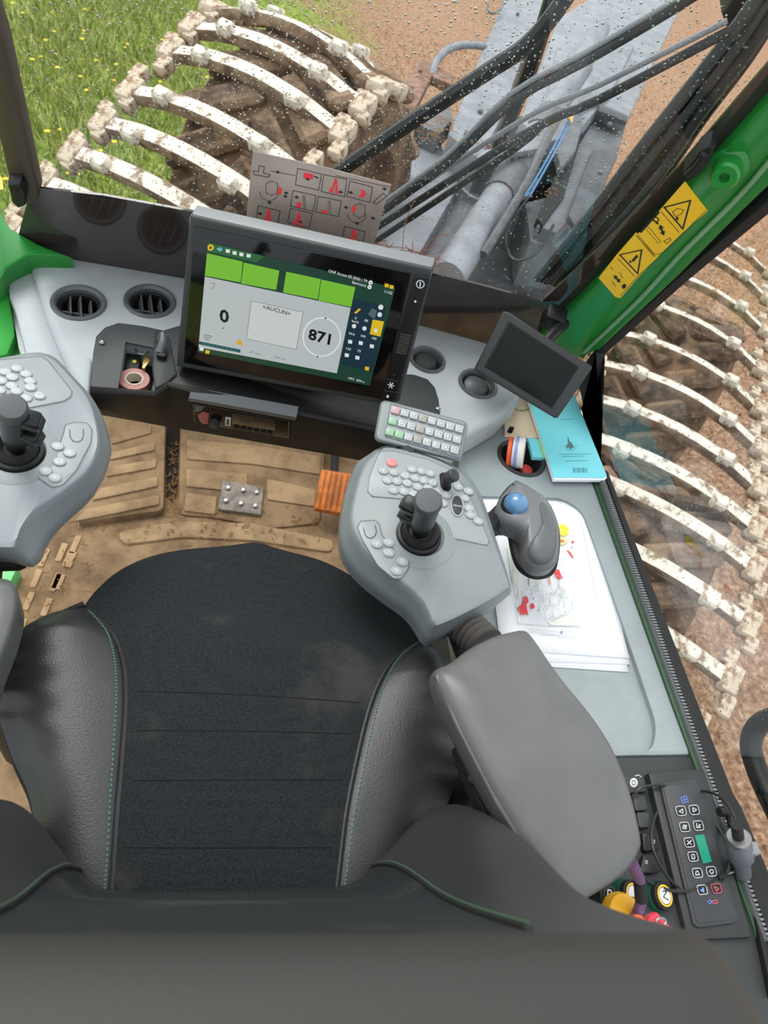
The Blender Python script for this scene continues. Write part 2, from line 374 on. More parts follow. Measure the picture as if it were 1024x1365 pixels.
# ------------------------------------------------------------------ outdoors: two steel-tracked wheels
M_side = mat('track_mud', (150, 126, 102), 0.85, c2=(96, 76, 60), vs=14, bump=.4, bs=60, bd=.003)
M_bar = mat('track_white', (224, 216, 202), 0.7, c2=(140, 116, 92), vs=16, lo=0.38, hi=0.47, bump=0.4, bs=70, bd=0.004)
M_link = mat('track_link', (204, 188, 166), 0.75, c2=(128, 94, 66), vs=20, lo=0.40, hi=0.52, bump=0.5, bs=60, bd=0.004)
M_mud = mat('muddy_tyre', (140, 112, 88), 0.95, c2=(82, 66, 54), vs=7, lo=0.38, hi=0.6, bump=0.8, bs=30, bd=0.02)
M_mud2 = mat('muddy_lug', (148, 122, 98), 0.95, c2=(86, 70, 58), vs=9, lo=0.4, hi=0.6, bump=0.8, bs=40, bd=0.015)
def sweep_box(path, T, w, h):
    """box section along a path; w across (direction T), h along the local up"""
    bm = bmesh.new(); R_ = []; n = len(path)
    for i, p in enumerate(path):
        t = (path[min(i+1, n-1)]-path[max(i-1, 0)]).normalized(); N = t.cross(T).normalized()
        if N.z < 0: N = -N
        ww = w*(1.25 if i in (0, n-1) else 1)
        R_.append([bm.verts.new(p+T*a*ww/2+N*b*h/2) for a, b in ((-.8, 1), (.8, 1), (1, .5), (1, -1), (-1, -1), (-1, .5))])
    for A, B in zip(R_, R_[1:]):
        for k in range(6): bm.faces.new((A[k], A[(k+1) % 6], B[(k+1) % 6], B[k])).material_index = 0 if k == 0 else 1
    bm.faces.new(R_[0][::-1]); bm.faces.new(R_[-1]); bmesh.ops.recalc_face_normals(bm, faces=bm.faces); return bm
link_me = mk(box_bm((.085, .13, .075), .018, 2), M_link, name='chain_link')
pin_me = mk(box_bm((.06, .08, .06), .012, 2), M_link, name='link_pin')
stud_me = mk(box_bm((.075, .060, .055), .010, 1), M_bar, name='stud')
def track(name, label, bars, w=.075):
    c = sum((a+b for a, b in bars), V())/(2*len(bars)); t = thing(name, label, 'track', c, 'steel tracks over the muddy tyres')
    n = len(bars)
    for i, (a, b) in enumerate(bars):
        a0, b0 = bars[max(i-1, 0)]; a1, b1 = bars[min(i+1, n-1)]
        X = (b-a); T = ((a1-a0)+(b1-b0)); T -= X.normalized()*T.dot(X.normalized()); T.normalize(); N = X.normalized().cross(T)
        if N.z < 0: N = -N; 
        prof = [(0, 0), (.05, .006), (.11, .022), (.18, .042), (.26, .058), (.40, .074), (.5, .078), (.60, .074), (.74, .058), (.82, .042), (.89, .022), (.95, .006), (1, 0)]
        bar = obj('cross_bar', sweep_box([a+X*s+N*h for s, h in prof], T, w, .042), [M_bar, M_side], t, ang=50)
        for s in (.235, .765):
            p = a+X*s+N*.085+T*.035*(1 if i % 2 else .6); u = X.normalized()
            inst('stud', stud_me, bar, Matrix(((u.x, T.x, N.x, p.x), (u.y, T.y, N.y, p.y), (u.z, T.z, N.z, p.z), (0, 0, 0, 1))))
        for e, e1 in ((a, a1), (b, b1)):
            u = X.normalized()
            p = e; inst('chain_link', link_me, t, Matrix(((u.x, T.x, N.x, p.x), (u.y, T.y, N.y, p.y), (u.z, T.z, N.z, p.z), (0, 0, 0, 1))))
            if i < n-1:
                for f in (.33, .67):
                    d = (e1-e).normalized(); N2 = u.cross(d).normalized()
                    if N2.z < 0: N2 = -N2
                    p = e.lerp(e1, f) + u*(.03 if f < .5 else -.03); s_ = min(1.25, (e1-e).length*.30/.085)
                    inst('link_pin', pin_me, t, Matrix(((u.x, d.x*s_, N2.x, p.x), (u.y, d.y*s_, N2.y, p.y), (u.z, d.z*s_, N2.z, p.z), (0, 0, 0, 1))))
    return t
def tyre(name, label, top, axis, N, r=.66, w=.66):
    """lugged forestry tyre under a track"""
    axis = axis.normalized(); N = (N-axis*N.dot(axis)).normalized(); c = top - N*r; t = thing(name, label, 'tyre', c, 'muddy forestry tyres'); T = axis.cross(N)
    h = w/2
    prof = [(r*.52, -h*.8), (r*.62, -h), (r*.86, -h*1.02), (r*.95, -h*.9), (r*.985, -h*.5), (r, 0), (r*.985, h*.5), (r*.95, h*.9), (r*.86, h*1.02), (r*.62, h), (r*.52, h*.8)]
    lathe('tyre_body', prof, c, axis, M_mud, t, seg=48)
    lathe('rim', [(r*.1, -h*.3), (r*.5, -h*.5), (r*.54, -h*.78), (r*.54, h*.78), (r*.5, h*.5), (r*.1, h*.3)], c, axis, mat('rim_dirty', (120, 100, 70), .7), t, seg=24)
    bm = bmesh.new(); box_bm((h*1.05, .12, .07), .02, 1, bm); lm = mk(bm, M_mud2, name='lug')
    for k in range(20):
        for sd in (-1, 1):
            an = 2*PI*(k + (.5 if sd > 0 else 0))/20; R_ = N*math.cos(an)+T*math.sin(an); D = -N*math.sin(an)+T*math.cos(an)
            u = (axis*math.cos(.62*sd)+D*math.sin(.62*sd)*1).normalized(); v = R_.cross(u); p = c+R_*(r+.008)+axis*sd*h*.48
            inst('lug', lm, t, Matrix(((u.x, v.x, R_.x, p.x), (u.y, v.y, R_.y, p.y), (u.z, v.z, R_.z, p.z), (0, 0, 0, 1))))
    return t
zl = zm(0, 0, 1.97)
Lpx = zl((560, 12), (560, 30), (507, 75), (450, 136), (345, 242), (275, 325), (196, 402), (120, 480))
Lz = [.36, .47, .43, .36, .26, .17, .08, -.02]
wv = V((.755, -.49, 0)).normalized()*.90
bars_l = []
for (x, y), z in zip(Lpx, Lz): a = at(x, y, z); bars_l.append((a, a+wv))
# the foremost bar lies further round the front tyre
bars_l[0] = (bars_l[1][0]+V((.10, .20, -.06)), bars_l[1][1]+V((.10, .20, -.06)))
last = bars_l[-1]
bars_l.append((last[0]+V((-.10, -.19, -.13)), last[1]+V((-.10, -.19, -.13))))
track('steel_track', 'rusty white steel track on green grass ahead of the windshield', bars_l)
mid = lambda p: (p[0]+p[1])/2
Nl = wv.normalized().cross(V((.46, .79, .37)).normalized()); Nl = Nl if Nl.z > 0 else -Nl
tyre('forestry_tyre', 'muddy tyre under the white track ahead of the windshield, further one', mid(bars_l[2]).lerp(mid(bars_l[3]), .3)-Nl*.0+wv*.08, wv, Nl, .66, .70)
tyre('forestry_tyre', 'muddy tyre under the white track ahead of the windshield, nearer the dashboard', mid(bars_l[7])-Nl*.02+V((-.14, -.22, -.14))+wv*.22, wv, Nl, .60, .62)
Rr = [((1024, 365), -.60), ((1021, 398), -.54), ((1019, 442), -.49), ((1012, 493), -.45), ((1011, 546), -.44), ((1011, 597), -.43), ((1010, 650), -.45), ((1006, 704), -.50), ((1004, 758), -.57), ((997, 832), -.66), ((972, 905), -.75), ((925, 1000), -.88)]
wr = V((-.765, .475, .02)).normalized()*.92
bars_r = []
for (x, y), z in Rr: b = at(x, y, z); bars_r.append((b+wr, b))
track('steel_track', 'rusty white steel track on brown soil beyond the side window', bars_r)
Nr = wr.normalized().cross(V((.48, .93, 0)).normalized()); Nr = Nr if Nr.z > 0 else -Nr
tyre('forestry_tyre', 'muddy tyre under the side track, further from the cab', mid(bars_r[2]).lerp(mid(bars_r[3]), .6)-Nr*.02, wr, Nr, .66, .72)
tyre('forestry_tyre', 'muddy tyre under the side track, nearer the cab', mid(bars_r[7]).lerp(mid(bars_r[8]), .6)-Nr*.03, wr, Nr, .66, .72)

M_dark_ = None
# ------------------------------------------------------------------ outdoors: grey boom base, hoses
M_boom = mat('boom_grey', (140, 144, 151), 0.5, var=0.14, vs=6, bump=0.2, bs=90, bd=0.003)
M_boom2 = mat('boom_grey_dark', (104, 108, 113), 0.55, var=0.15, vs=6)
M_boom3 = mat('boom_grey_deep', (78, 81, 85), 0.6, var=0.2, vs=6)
M_hose = mat('hose_black', (34, 35, 37), 0.45)
M_hoseg = mat('hose_grey', (92, 94, 98), 0.5, var=.2, vs=20)
M_rust = mat('rusty_bracket', (150, 116, 100), 0.8, c2=(112, 78, 60), vs=18)
M_straw = mat('straw', (164, 118, 70), 0.9)
bt = thing('crane_boom', 'grey steel crane boom base seen through the windshield', 'crane', at(660, 300, -.5))
DN = V((0, 0, -1))
def bp(name, px, z, d, m, bev=.015): return prism(name, [at(x, y, z) for x, y in px], DN*d, m, bt, bev)
bp('side_plate', [(672, 0), (748, -4), (702, 62), (670, 155), (640, 212), (598, 178), (626, 108)], .05, .4, M_boom)
bp('base_box', [(538, 176), (590, 194), (613, 246), (552, 352), (494, 340)], -.12, .4, M_boom)
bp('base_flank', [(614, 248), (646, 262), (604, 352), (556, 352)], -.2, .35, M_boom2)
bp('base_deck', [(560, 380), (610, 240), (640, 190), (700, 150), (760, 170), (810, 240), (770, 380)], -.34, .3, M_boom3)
bp('main_beam', [(744, 24), (790, -4), (914, -4), (874, 80), (838, 158), (800, 142), (768, 178), (728, 190), (694, 160)], .10, .3, M_boom)
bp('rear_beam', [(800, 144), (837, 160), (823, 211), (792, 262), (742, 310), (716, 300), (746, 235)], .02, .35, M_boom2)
bp('dark_slot', [(768, 150), (782, 160), (752, 262), (724, 300), (716, 290), (738, 240)], .035, .05, M_blackm, .004)  # solid black strip stands in for the darkness of an open slot
tube('lift_cylinder', [at(596, 372, -.1), at(665, 262, -.02), at(735, 150, .08), at(800, 40, .16)], .085, M_boom, bt, 20, 3)
tube('cylinder_collar', [at(664, 264, -.02), at(684, 231, .005)], .094, M_boom2, bt, 20, 1)
tube('cylinder_collar', [at(716, 180, .055), at(731, 156, .075)], .094, M_boom2, bt, 20, 1)
bp('bracket_block', [(560, 140), (598, 130), (604, 158), (586, 178), (556, 164)], .0, .12, M_boom2, .008)
bp('beam_cover', [(744, 60), (792, 30), (846, 60), (812, 130), (770, 150), (726, 150)], .13, .04, M_boom, .01)
bp('weld_strip', [(636, 212), (644, 200), (732, 186), (728, 196)], .14, .03, M_boom, .004)
bp('weld_strip', [(800, 138), (838, 154), (836, 162), (798, 147)], .12, .03, M_boom3, .004)
bp('link_plate', [(742, 196), (764, 150), (778, 158), (768, 200), (748, 224)], .12, .05, M_boom2, .006)
bp('hinge_block', [(700, 270), (746, 258), (764, 290), (752, 330), (708, 322)], -.05, .25, M_boom2, .01)
bp('cable_tray', [(790, 200), (826, 196), (800, 262), (766, 300), (758, 286)], .06, .03, M_boom3, .006)
for x, y in ((690, 20), (660, 90), (640, 150), (622, 180), (860, 30), (842, 90), (760, 60), (812, 168), (800, 232)): lathe('bolt', [(.018, 0), (.018, .014), (.012, .02), (0, .02)], at(x, y, .11 if x > 740 else .055), (0, 0, 1), M_boom2, bt, 8)
rb = bp('rusty_bracket', [(563, 78), (606, 100), (601, 113), (576, 100), (544, 164), (511, 150)], .02, .06, M_rust, .004)
for i, p in enumerate([(536, 140), (548, 118), (560, 96)]): lathe('bracket_bolt', [(.016, 0), (.016, .012), (.012, .018), (0, .018)], at(*p, .02), (0, 0, 1), M_rust, rb, 8)
tube('grab_loop', [at(576, 102, .0), at(582, 82, .05), at(598, 66, .08), at(622, 60, .08), at(646, 62, .05)], .026, M_boom, bt, 12)
tube('lifting_eye', [at(651, 5, .12), at(650, 14, .10), at(658, 18, .10), at(668, 12, .10), at(672, 0, .12)], .010, M_boom2, bt, 8)
tag(tube('hydraulic_hose', [at(612, 232, .05), at(616, 252, .0), at(636, 267, .0), at(668, 273, .0), at(700, 262, .04), at(716, 240, .10)], .013, M_hoseg), 'grey hose looping under the boom cylinder', 'hose')
tag(tube('hydraulic_hose', [at(644, 340, -.05), at(700, 248, .10), at(727, 190, .18), at(756, 138, .24), at(786, 92, .26)], .024, M_hoseg), 'thick grey hose running up along the boom cylinder', 'hose')
tag(tube('hydraulic_hose', [at(706, 262, .0), at(686, 290, -.05), at(674, 318, -.08), at(684, 346, -.08), at(714, 338, -.05), at(738, 300, 0.05)], .008, M_hose), 'thin black hose hanging in a loop beside the boom', 'hose')
M_blue = mat('blue_line', (70, 120, 168), 0.5)
for k in range(2): tag(tube('blue_line', [at(700+6*k, 262, .16), at(728+5*k, 215, .22), at(758+4*k, 160, .28)], .005, M_blue), ['thin blue pipe beside the grey hose on the boom, nearer to the hose', 'thin blue pipe beside the grey hose on the boom, nearer the pivot'][k], 'pipe')
lf = tag(obj('dry_leaf', grid_bm(lambda u, v: at(757, 157, .30)+V((.06*(u-.5), .10*(v-.5)*(1-abs(u-.5)*1.2), .012*math.sin(u*5+v*4)+.01*v)), 6, 5), mat('leaf_tan', (206, 166, 100), .8)), 'dry tan leaf caught on the grey boom', 'leaf')
random.seed(11); bm = bmesh.new()
for _ in range(70):
    q = random.choice([(585, 180), (590, 165), (600, 148), (575, 172), (640, 205), (660, 195)]); p = at(q[0]+random.gauss(0, 8), q[1]+random.gauss(0, 9), .06); d = V((random.gauss(0, 1), random.gauss(0, 1), random.gauss(0, .25)))*.04
    tube_bm([p, p+d*.5+V((0, 0, .008)), p+d], .0025, 3, bm)
for _ in range(30):
    f = random.random(); q = (735+f*25+random.gauss(0, 4), 262-f*60+random.gauss(0, 4)); p = at(*q, .05); d = V((random.gauss(0, 1), random.gauss(0, 1), random.gauss(0, .25)))*.02
    tube_bm([p, p+d*.7], .002, 3, bm)
tag(obj('straw_litter', bm, M_straw), 'dry straw and needles caught on the boom base', 'straw', kind='stuff')
fr = thing('machine_frame', 'dark mud-caked front frame between the track and the boom', 'frame', at(470, 250, -.6))
prism('frame_beam', [at(x, y, -.5) for x, y in [(512, 118), (548, 165), (505, 352), (400, 352), (430, 250)]], DN*.4, mat('frame_mud', (92, 78, 66), .9, var=.3, vs=9), fr, .02)
tube('frame_tube', [at(482, 352, -.2), at(510, 250, -.15), at(540, 165, -.1)], .03, M_rust, fr, 10, 3)

# ------------------------------------------------------------------ the cab: floor, windows, pillars
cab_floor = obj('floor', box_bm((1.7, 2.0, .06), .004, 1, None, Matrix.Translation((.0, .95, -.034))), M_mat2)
tag(cab_floor, 'dusty tan rubber-covered cab floor', 'floor', kind='structure')
M_rib = mat('mat_rib', (164, 137, 102), 0.9, c2=(126, 102, 74), vs=12, bump=0.4, bs=80, bd=0.002, lo=0.36, hi=0.6)
mt = thing('floor_mat', 'dirty tan ribbed rubber mat on the cab floor', 'mat', (0, 1.3, 0))
F0 = flat(.004)
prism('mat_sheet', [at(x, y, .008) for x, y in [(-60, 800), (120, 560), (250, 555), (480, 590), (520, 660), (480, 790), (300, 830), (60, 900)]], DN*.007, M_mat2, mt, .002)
k = zm(0, 320, 2.967)
FPl = Pl(at(170, 690, .03), (0.02, -.12, 1))
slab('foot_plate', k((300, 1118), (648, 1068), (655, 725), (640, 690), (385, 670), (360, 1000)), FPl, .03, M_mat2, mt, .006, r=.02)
for a in ([(440, 838), (612, 798), (612, 830), (432, 868)], [(432, 896), (618, 864), (618, 898), (420, 934)], [(405, 978), (622, 934), (624, 972), (362, 1028)], [(340, 1062), (628, 1008), (630, 1044), (292, 1112)]):
    slab('rib', k(*a), FPl.up(.006), .007, M_rib, mt, .003, r=.006)
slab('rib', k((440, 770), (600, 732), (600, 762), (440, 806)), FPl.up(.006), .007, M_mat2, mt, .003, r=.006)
FPr = Pl(at(330, 640, .03), (0.0, -.10, 1))
q = zm(100, 400, 2.6947)
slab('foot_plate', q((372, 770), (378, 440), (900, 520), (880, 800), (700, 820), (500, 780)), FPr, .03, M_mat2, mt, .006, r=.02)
for a in ([(400, 500), (640, 520), (885, 560), (880, 625), (640, 588), (402, 570)], [(400, 606), (620, 622), (620, 690), (400, 668)], [(400, 690), (510, 705), (505, 770), (392, 755)], [(690, 640), (868, 680), (860, 740), (690, 715)]):
    slab('rib', q(*a), FPr.up(.006), .007, M_rib, mt, .003, r=.006)
prism('gap_shadow', [at(x, y, .014) for x, y in [(222, 566), (240, 566), (238, 600), (236, 656), (230, 668), (222, 660)]], DN*.003, mat('gap_shade', (40, 32, 26), .9), mt)  # flat dark strip stands in for the shadowed slot between the foot plates
slab('rib', q((150, 830), (380, 790), (640, 800), (930, 860), (925, 905), (640, 862), (390, 850), (170, 878)), F0.up(.012), .012, M_rib, mt, .005, r=.02)
for i, c in enumerate([(-60, 1010), (-20, 930)]):
    x, y = q(c)[0]; slab('tread_block', [(x-10, y+9), (x-2, y-11), (x+10, y-9), (x+2, y+11)], F0.up(.008), .006, M_mat, mt, .0008, r=.003)
for (x, y) in [(58, 742), (82, 735), (48, 770), (38, 800), (62, 808), (28, 835), (50, 842), (20, 868), (74, 775), (100, 725)]:
    slab('tread_block', [(x-9, y+12), (x+1, y-12), (x+9, y-10), (x-1, y+13)], F0.up(.008), .006, M_mat, mt, .0008, r=.003)
random.seed(5); bm = bmesh.new()
for _ in range(420):
    x, y = random.choice([(random.uniform(130, 460), 706+random.gauss(0, 12)), (random.uniform(90, 440), 680+random.gauss(0, 22)), (random.uniform(20, 120), random.uniform(690, 860)), (230+random.gauss(0, 6), random.uniform(590, 680))])
    p = at(x, y, .022); d = V((random.gauss(0, 1), random.gauss(0, 1), .1))*.007; tube_bm([p, p+d], .0016, 3, bm)
tag(obj('floor_crumbs', bm, mat('crumbs', (150, 112, 70), .9)), 'wood chips and dry crumbs scattered on the tan mat', 'crumbs', kind='stuff')
pw = thing('floor_plate', 'small grey metal plate with six bolts on the tan mat', 'plate', at(321, 662, .03))
PP = FPr.up(.012)
slab('plate', [(297, 640), (352, 649), (348, 686), (291, 678)], PP, .008, mat('plate_grey', (142, 132, 120), .6, var=.3, vs=30), pw, .002)
for x, y in [(304, 651), (324, 654), (342, 657), (301, 668), (321, 672), (340, 675)]: lathe('bolt', [(.008, 0), (.008, .004), (.005, .007), (0, .007)], PP.on(x, y), PP.n, M_steel, pw, 8)
PD = Pl(at(444, 655, .10), (0.05, -.35, 1))
pd = thing('foot_pedal', 'orange ribbed foot pedal on the cab floor under the dashboard', 'pedal', at(444, 660, .02))
slab('pedal_pad', [(429, 625), (472, 632), (463, 686), (419, 678)], PD, .018, M_orange, pd, .003)
for i in range(6):
    f = (i+.5)/6; a = (429+43*f, 625+7*f); b = (419+44*f, 678+8*f)
    slab('rib', [(a[0]-2.3, a[1]+1), (a[0]+2.3, a[1]+1.5), (b[0]+2.3, b[1]-.5), (b[0]-2.3, b[1]-1.2)], PD.up(.005), .005, M_orange, pd, .0015)
tube('pedal_stalk', [PD.on(445, 640, -.01), PD.on(450, 610, -.05)+V((0, .06, -.02)), PD.on(455, 590, -.08)+V((0, .14, .0))], .012, M_blackm, pd, 8)

wf = obj('wall_front', box_bm((1.35, .04, .45), .01, 1, None, Matrix.Translation((.05, 1.66, .22))), mat('bulkhead_dark', (46, 42, 38), .7))
tag(wf, 'dark bulkhead under the dashboard at the front of the cab', 'wall', kind='structure')
# windshield plane leans back towards the operator as it rises
Wn = V((-.02, -math.cos(math.radians(24)), -math.sin(math.radians(24)))).normalized()
WS = Pl((-.1, 1.17, .76), Wn, V((1, -.03, 0)))
M_glass = glass_mat('clear_glass', (.98, 1, .99), 1.2); M_glass2 = glass_mat('side_glass', (.97, .99, .98), 3.0)
ws = thing('window_1', 'raked front windshield speckled with raindrops', 'window', WS.p, kind='structure')
def wq(px, h): return [WS.on(x, y, h) for x, y in px]
pane = [WS.p+WS.u*a+WS.v*b for a, b in ((-.62, -.10), (.80, -.10), (.80, 1.05), (-.62, 1.05))]
def sheet_pane(pts, m, par):
    b = bmesh.new(); b.faces.new([b.verts.new(p) for p in pts]); return obj('pane', b, m, par, smooth=False)
sheet_pane(pane, M_glass, ws)
M_frit = mat('dark_frit', (58, 51, 49), 0.05, spec=0.9)
slab('frit_band', [(40, 256), (52, 251), (140, 261), (260, 283), (480, 340), (640, 380), (722, 402), (760, 420), (745, 470), (560, 450), (240, 380), (60, 360), (20, 330)], WS, .004, M_frit, ws, h=.006)
slab('frit_band', [(722, 402), (800, 330), (905, 222), (1040, 66), (1060, 110), (940, 232), (815, 372), (760, 425)], WS, .004, M_frit, ws, h=.006)
random.seed(21)
def drops(name, label, n, area, P, h, rmin, rmax, keep=lambda x, y: True):
    vs, fs = [], []
    for _ in range(n):
        x = random.uniform(area[0], area[2]); y = random.uniform(area[1], area[3])
        if not keep(x, y): continue
        p = P.on(x, y, h); r = random.uniform(rmin, rmax)*random.choice((1, 1, 1, 1.5)); k = len(vs); sg = -1 if h < 0 else 1
        vs += [p+P.u*(r*math.cos(i*PI/3))+P.v*(r*math.sin(i*PI/3)) for i in range(6)] + [p+P.n*sg*r*.35+P.u*(r*.7*math.cos(i*PI/3+.5))+P.v*(r*.7*math.sin(i*PI/3+.5)) for i in range(6)] + [p+P.n*sg*r*.5]
        fs += [(k+i, k+(i+1) % 6, k+6+(i+1) % 6, k+6+i) for i in range(6)] + [(k+6+i, k+6+(i+1) % 6, k+12) for i in range(6)] + [tuple(k+i for i in range(5, -1, -1))]
    me = bpy.data.meshes.new(name); me.from_pydata(vs, [], fs); me.polygons.foreach_set('use_smooth', [True]*len(fs))
    m = MATS.get('water')
    if not m:
        m = bpy.data.materials.new('water'); m.use_nodes = True; b = m.node_tree.nodes['Principled BSDF']; b.inputs['Transmission Weight'].default_value = 1; b.inputs['Roughness'].default_value = 0.0; b.inputs['IOR'].default_value = 1.33; MATS['water'] = m
    me.materials.append(m); tag(mesh_obj(name, me), label, 'raindrops', kind='stuff')
def inws(x, y): return y < 250+(x-50)*.228 and y < 760-x*.72+230 and x > 20+y*.12
drops('raindrops', 'hundreds of small raindrops sprinkled over the front windshield', 7000, (10, -10, 1000, 400), WS, -.0065, .0006, .00125, lambda x, y: inws(x, y) and random.random() < (1 if y < 300 else .5)*(1.0 if x < 760 else .6))

# right front pillar with stickers, green steel
pr = thing('trim_1', 'green steel pillar rising beside the windshield with yellow stickers', 'pillar', at(745, 440, .8), kind='structure')
def wl(px, h): return [WS.on(x, y, h) for x, y in px]
PIL = Pl(WS.on(860, 330, .03), WS.n+V((-.25, 0, 0)), WS.v)
prism('pillar_beam', [PIL.on(x, y) for x, y in [(742, 470), (716, 452), (742, 428), (775, 398), (860, 312), (930, 240), (985, 180), (1040, 118), (1190, -52), (1215, 10), (1052, 185), (985, 266), (900, 352), (800, 452), (778, 480)]], -PIL.n*.05, M_green, pr, .006)
PIL2 = Pl(PIL.p, PIL.n + V((-.9, 0, 0)), PIL.v)
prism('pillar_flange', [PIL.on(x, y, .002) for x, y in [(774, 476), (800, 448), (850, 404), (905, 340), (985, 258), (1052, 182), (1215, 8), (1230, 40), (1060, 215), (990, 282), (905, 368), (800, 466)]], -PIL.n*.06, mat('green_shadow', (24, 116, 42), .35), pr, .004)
tube('pillar_edge', [PIL.on(x, y, .003) for x, y in [(778, 470), (850, 402), (905, 342), (985, 262), (1050, 186)]], .004, mat('green_edge', (120, 156, 116), .4), pr, 6)
st = zm(760, 230, 5.12)
PS = PIL.up(.0015)
s1 = slab('warning_sticker', st((785, 62), (940, 262), (770, 410), (600, 572), (560, 560), (455, 430), (610, 262)), PS, .001, M_yellow, pr)
s2 = slab('warning_sticker', st((452, 410), (600, 580), (470, 712), (345, 858), (310, 850), (195, 720), (320, 560)), PS, .001, M_yellow, pr)
def outline(px, w, P, m, parent, closed=True, name='ink_line', h=.0004):
    bm = bmesh.new(); n = len(px); w *= .5
    pts = [P.on(x, y, h) for x, y in px]
    for i in range(n if closed else n-1):
        a, b = pts[i], pts[(i+1) % n]; d = (b-a).normalized(); s_ = d.cross(P.n)*w*P.size(*px[0])
        a = a-d*w*P.size(*px[0])*.9; b = b+d*w*P.size(*px[0])*.9
        bm.faces.new([bm.verts.new(p) for p in (a-s_, b-s_, b+s_, a+s_)])
    for f in bm.faces:
        f.normal_update()
        if f.normal.dot(P.n) < 0: f.normal_flip()
    return obj(name, bm, m, parent, smooth=False)
outline(st((643, 238), (822, 192), (770, 385)), 2.2, PS, M_ink, s1); outline(st((340, 562), (490, 528), (462, 690)), 2.0, PS, M_ink, s2)
outline(st((622, 268), (745, 408)), .9, PS, M_ink, s1, False); outline(st((328, 590), (440, 706)), .9, PS, M_ink, s2, False)
outline(st((462, 428), (580, 562), (640, 545), (780, 408), (925, 262)), .8, PS, M_ink, s1, False); outline(st((452, 430), (575, 575)), .8, PS, M_ink, s1, False)
outline(st((345, 842), (470, 702), (596, 586)), .8, PS, M_ink, s2, False)
for a, b, w in (((484, 405), (604, 272), 3.4), ((560, 318), (600, 350), 2.4), ((590, 345), (606, 320), 2), ((575, 300), (600, 312), 2)): outline(st(a, b), w, PS, M_ink, s1, False)
def dbl_arrow(a, b, P, par):
    (ax, ay), (bx, by) = a, b; dx, dy = bx-ax, by-ay; L_ = math.hypot(dx, dy); ux, uy = dx/L_, dy/L_; wx, wy = -uy, ux
    f = lambda t, s: (ax+ux*t+wx*s, ay+uy*t+wy*s); e = L_*.36; w = L_*.24; q_ = L_*.09
    decal('arrow', [f(0, 0), f(e, w), f(e, q_), f(L_-e, q_), f(L_-e, w), f(L_, 0), f(L_-e, -w), f(L_-e, -q_), f(e, -q_), f(e, -w)], P, M_ink, par)
dbl_arrow(*st((612, 356), (642, 432)), PS, s1); dbl_arrow(*st((298, 702), (345, 752)), PS, s2)
decal('exclamation', st((455, 560), (466, 575), (432, 612), (420, 600)), PS, M_ink, s2); decal('exclamation', st((412, 600), (422, 610), (412, 620), (402, 610)), PS, M_ink, s2)
for (x, y) in [(540, 380), (560, 400), (580, 425), (600, 450), (530, 400), (552, 425), (575, 450), (598, 480), (615, 470)]:
    outline(st((x-10, y-12), (x+8, y+8)), .7, PS, M_ink, s1, False, 'small_print')
for (x, y) in [(285, 655), (345, 690), (355, 712), (295, 750), (305, 770)]: outline(st((x-10, y-10), (x+8, y+8)), .8, PS, M_ink, s2, False, 'small_print')
outline(st((700, 270), (735, 245), (775, 255), (760, 285), (720, 300)), 1, PS, M_ink, s1); decal('figure', st((725, 300), (742, 308), (738, 328), (722, 322)), PS, M_ink, s1)
outline(st((640, 470), (680, 445), (690, 460), (665, 485)), .9, PS, M_ink, s1); decal('figure', st((352, 775), (370, 758), (385, 768), (378, 790), (360, 795)), PS, M_ink, s2)
b0 = PIL.on(972, 221)
bo = lathe('boss', [(.026, -.002), (.026, .003), (.019, .006), (.019, .028), (.016, .032), (.007, .032), (.006, .022), (0, .022)], b0, PIL.n+V((-.35, -.25, .1)), M_green, pr, 24)
hk = prism('clip', [PIL.on(x, y, .03) for x, y in zm(740, 0, 3.606)((615, 830), (660, 780), (690, 735), (745, 705), (768, 715), (745, 780), (690, 850), (640, 875))], -PIL.n*.03, M_black, pr, .004)
tube('clip_ridge', [PIL.on(x, y, .034) for x, y in zm(740, 0, 3.606)((630, 845), (690, 790), (720, 740))], .005, M_black, pr, 8)
# left pillar and green body at the left edge
pl = thing('trim_2', 'brown-black pillar strip at the windshield edge above green bodywork', 'pillar', at(30, 270, .8), kind='structure')
LPn = Pl(WS.on(30, 180, .02), WS.n, WS.v)
prism('pillar_strip', [LPn.on(x, y) for x, y in [(-56, -150), (-6, 20), (8, 66), (52, 262), (48, 272), (20, 276), (0, 190), (-40, 60), (-80, -140)]], -LPn.n*.03, mat('strip_brown', (72, 62, 54), .5), pl, .005)
c1 = zm(0, 200, 3.938)
prism('catch', [LPn.on(x, y, .02) for x, y in c1((38, 185), (105, 180), (135, 240), (130, 300), (95, 312), (60, 280))], -LPn.n*.03, M_black, pl, .005)
BL = Pl(at(60, 335, .78), V((.15, -.35, 1)))
prism('body_panel', [BL.on(x, y) for x, y in [(-20, 240), (-4, 250), (2, 284), (14, 304), (52, 326), (97, 343), (60, 340), (38, 340), (9, 357), (0, 374), (-20, 380)]], -BL.n*.05, M_green, pl, .004)
prism('body_side', [BL.on(x, y, -.06) for x, y in [(-20, 360), (8, 366), (12, 395), (18, 430), (20, 447), (10, 472), (-20, 480)]], -BL.n*.05, M_green2, pl, .004)
prism('body_ledge', [BL.on(x, y, -.10) for x, y in [(20, 438), (40, 450), (56, 460), (53, 468), (10, 474), (16, 455)]], -BL.n*.04, M_green2, pl, .004)
LS = Pl(LPn.p, LPn.n, LPn.u)
decal('sticker', [LPn.on(x, y, .0) for x, y in c1((0, 0))] and c1((-10, 120), (12, 150), (18, 205), (-10, 208)), BL.up(.02), M_yellow, pl)
prism('door_sill', [at(x, y, .05) for x, y in [(-60, 757), (24, 755), (14, 776), (-60, 800)]], DN*.05, mat('pale_green', (110, 204, 124), .4), pl, .004)

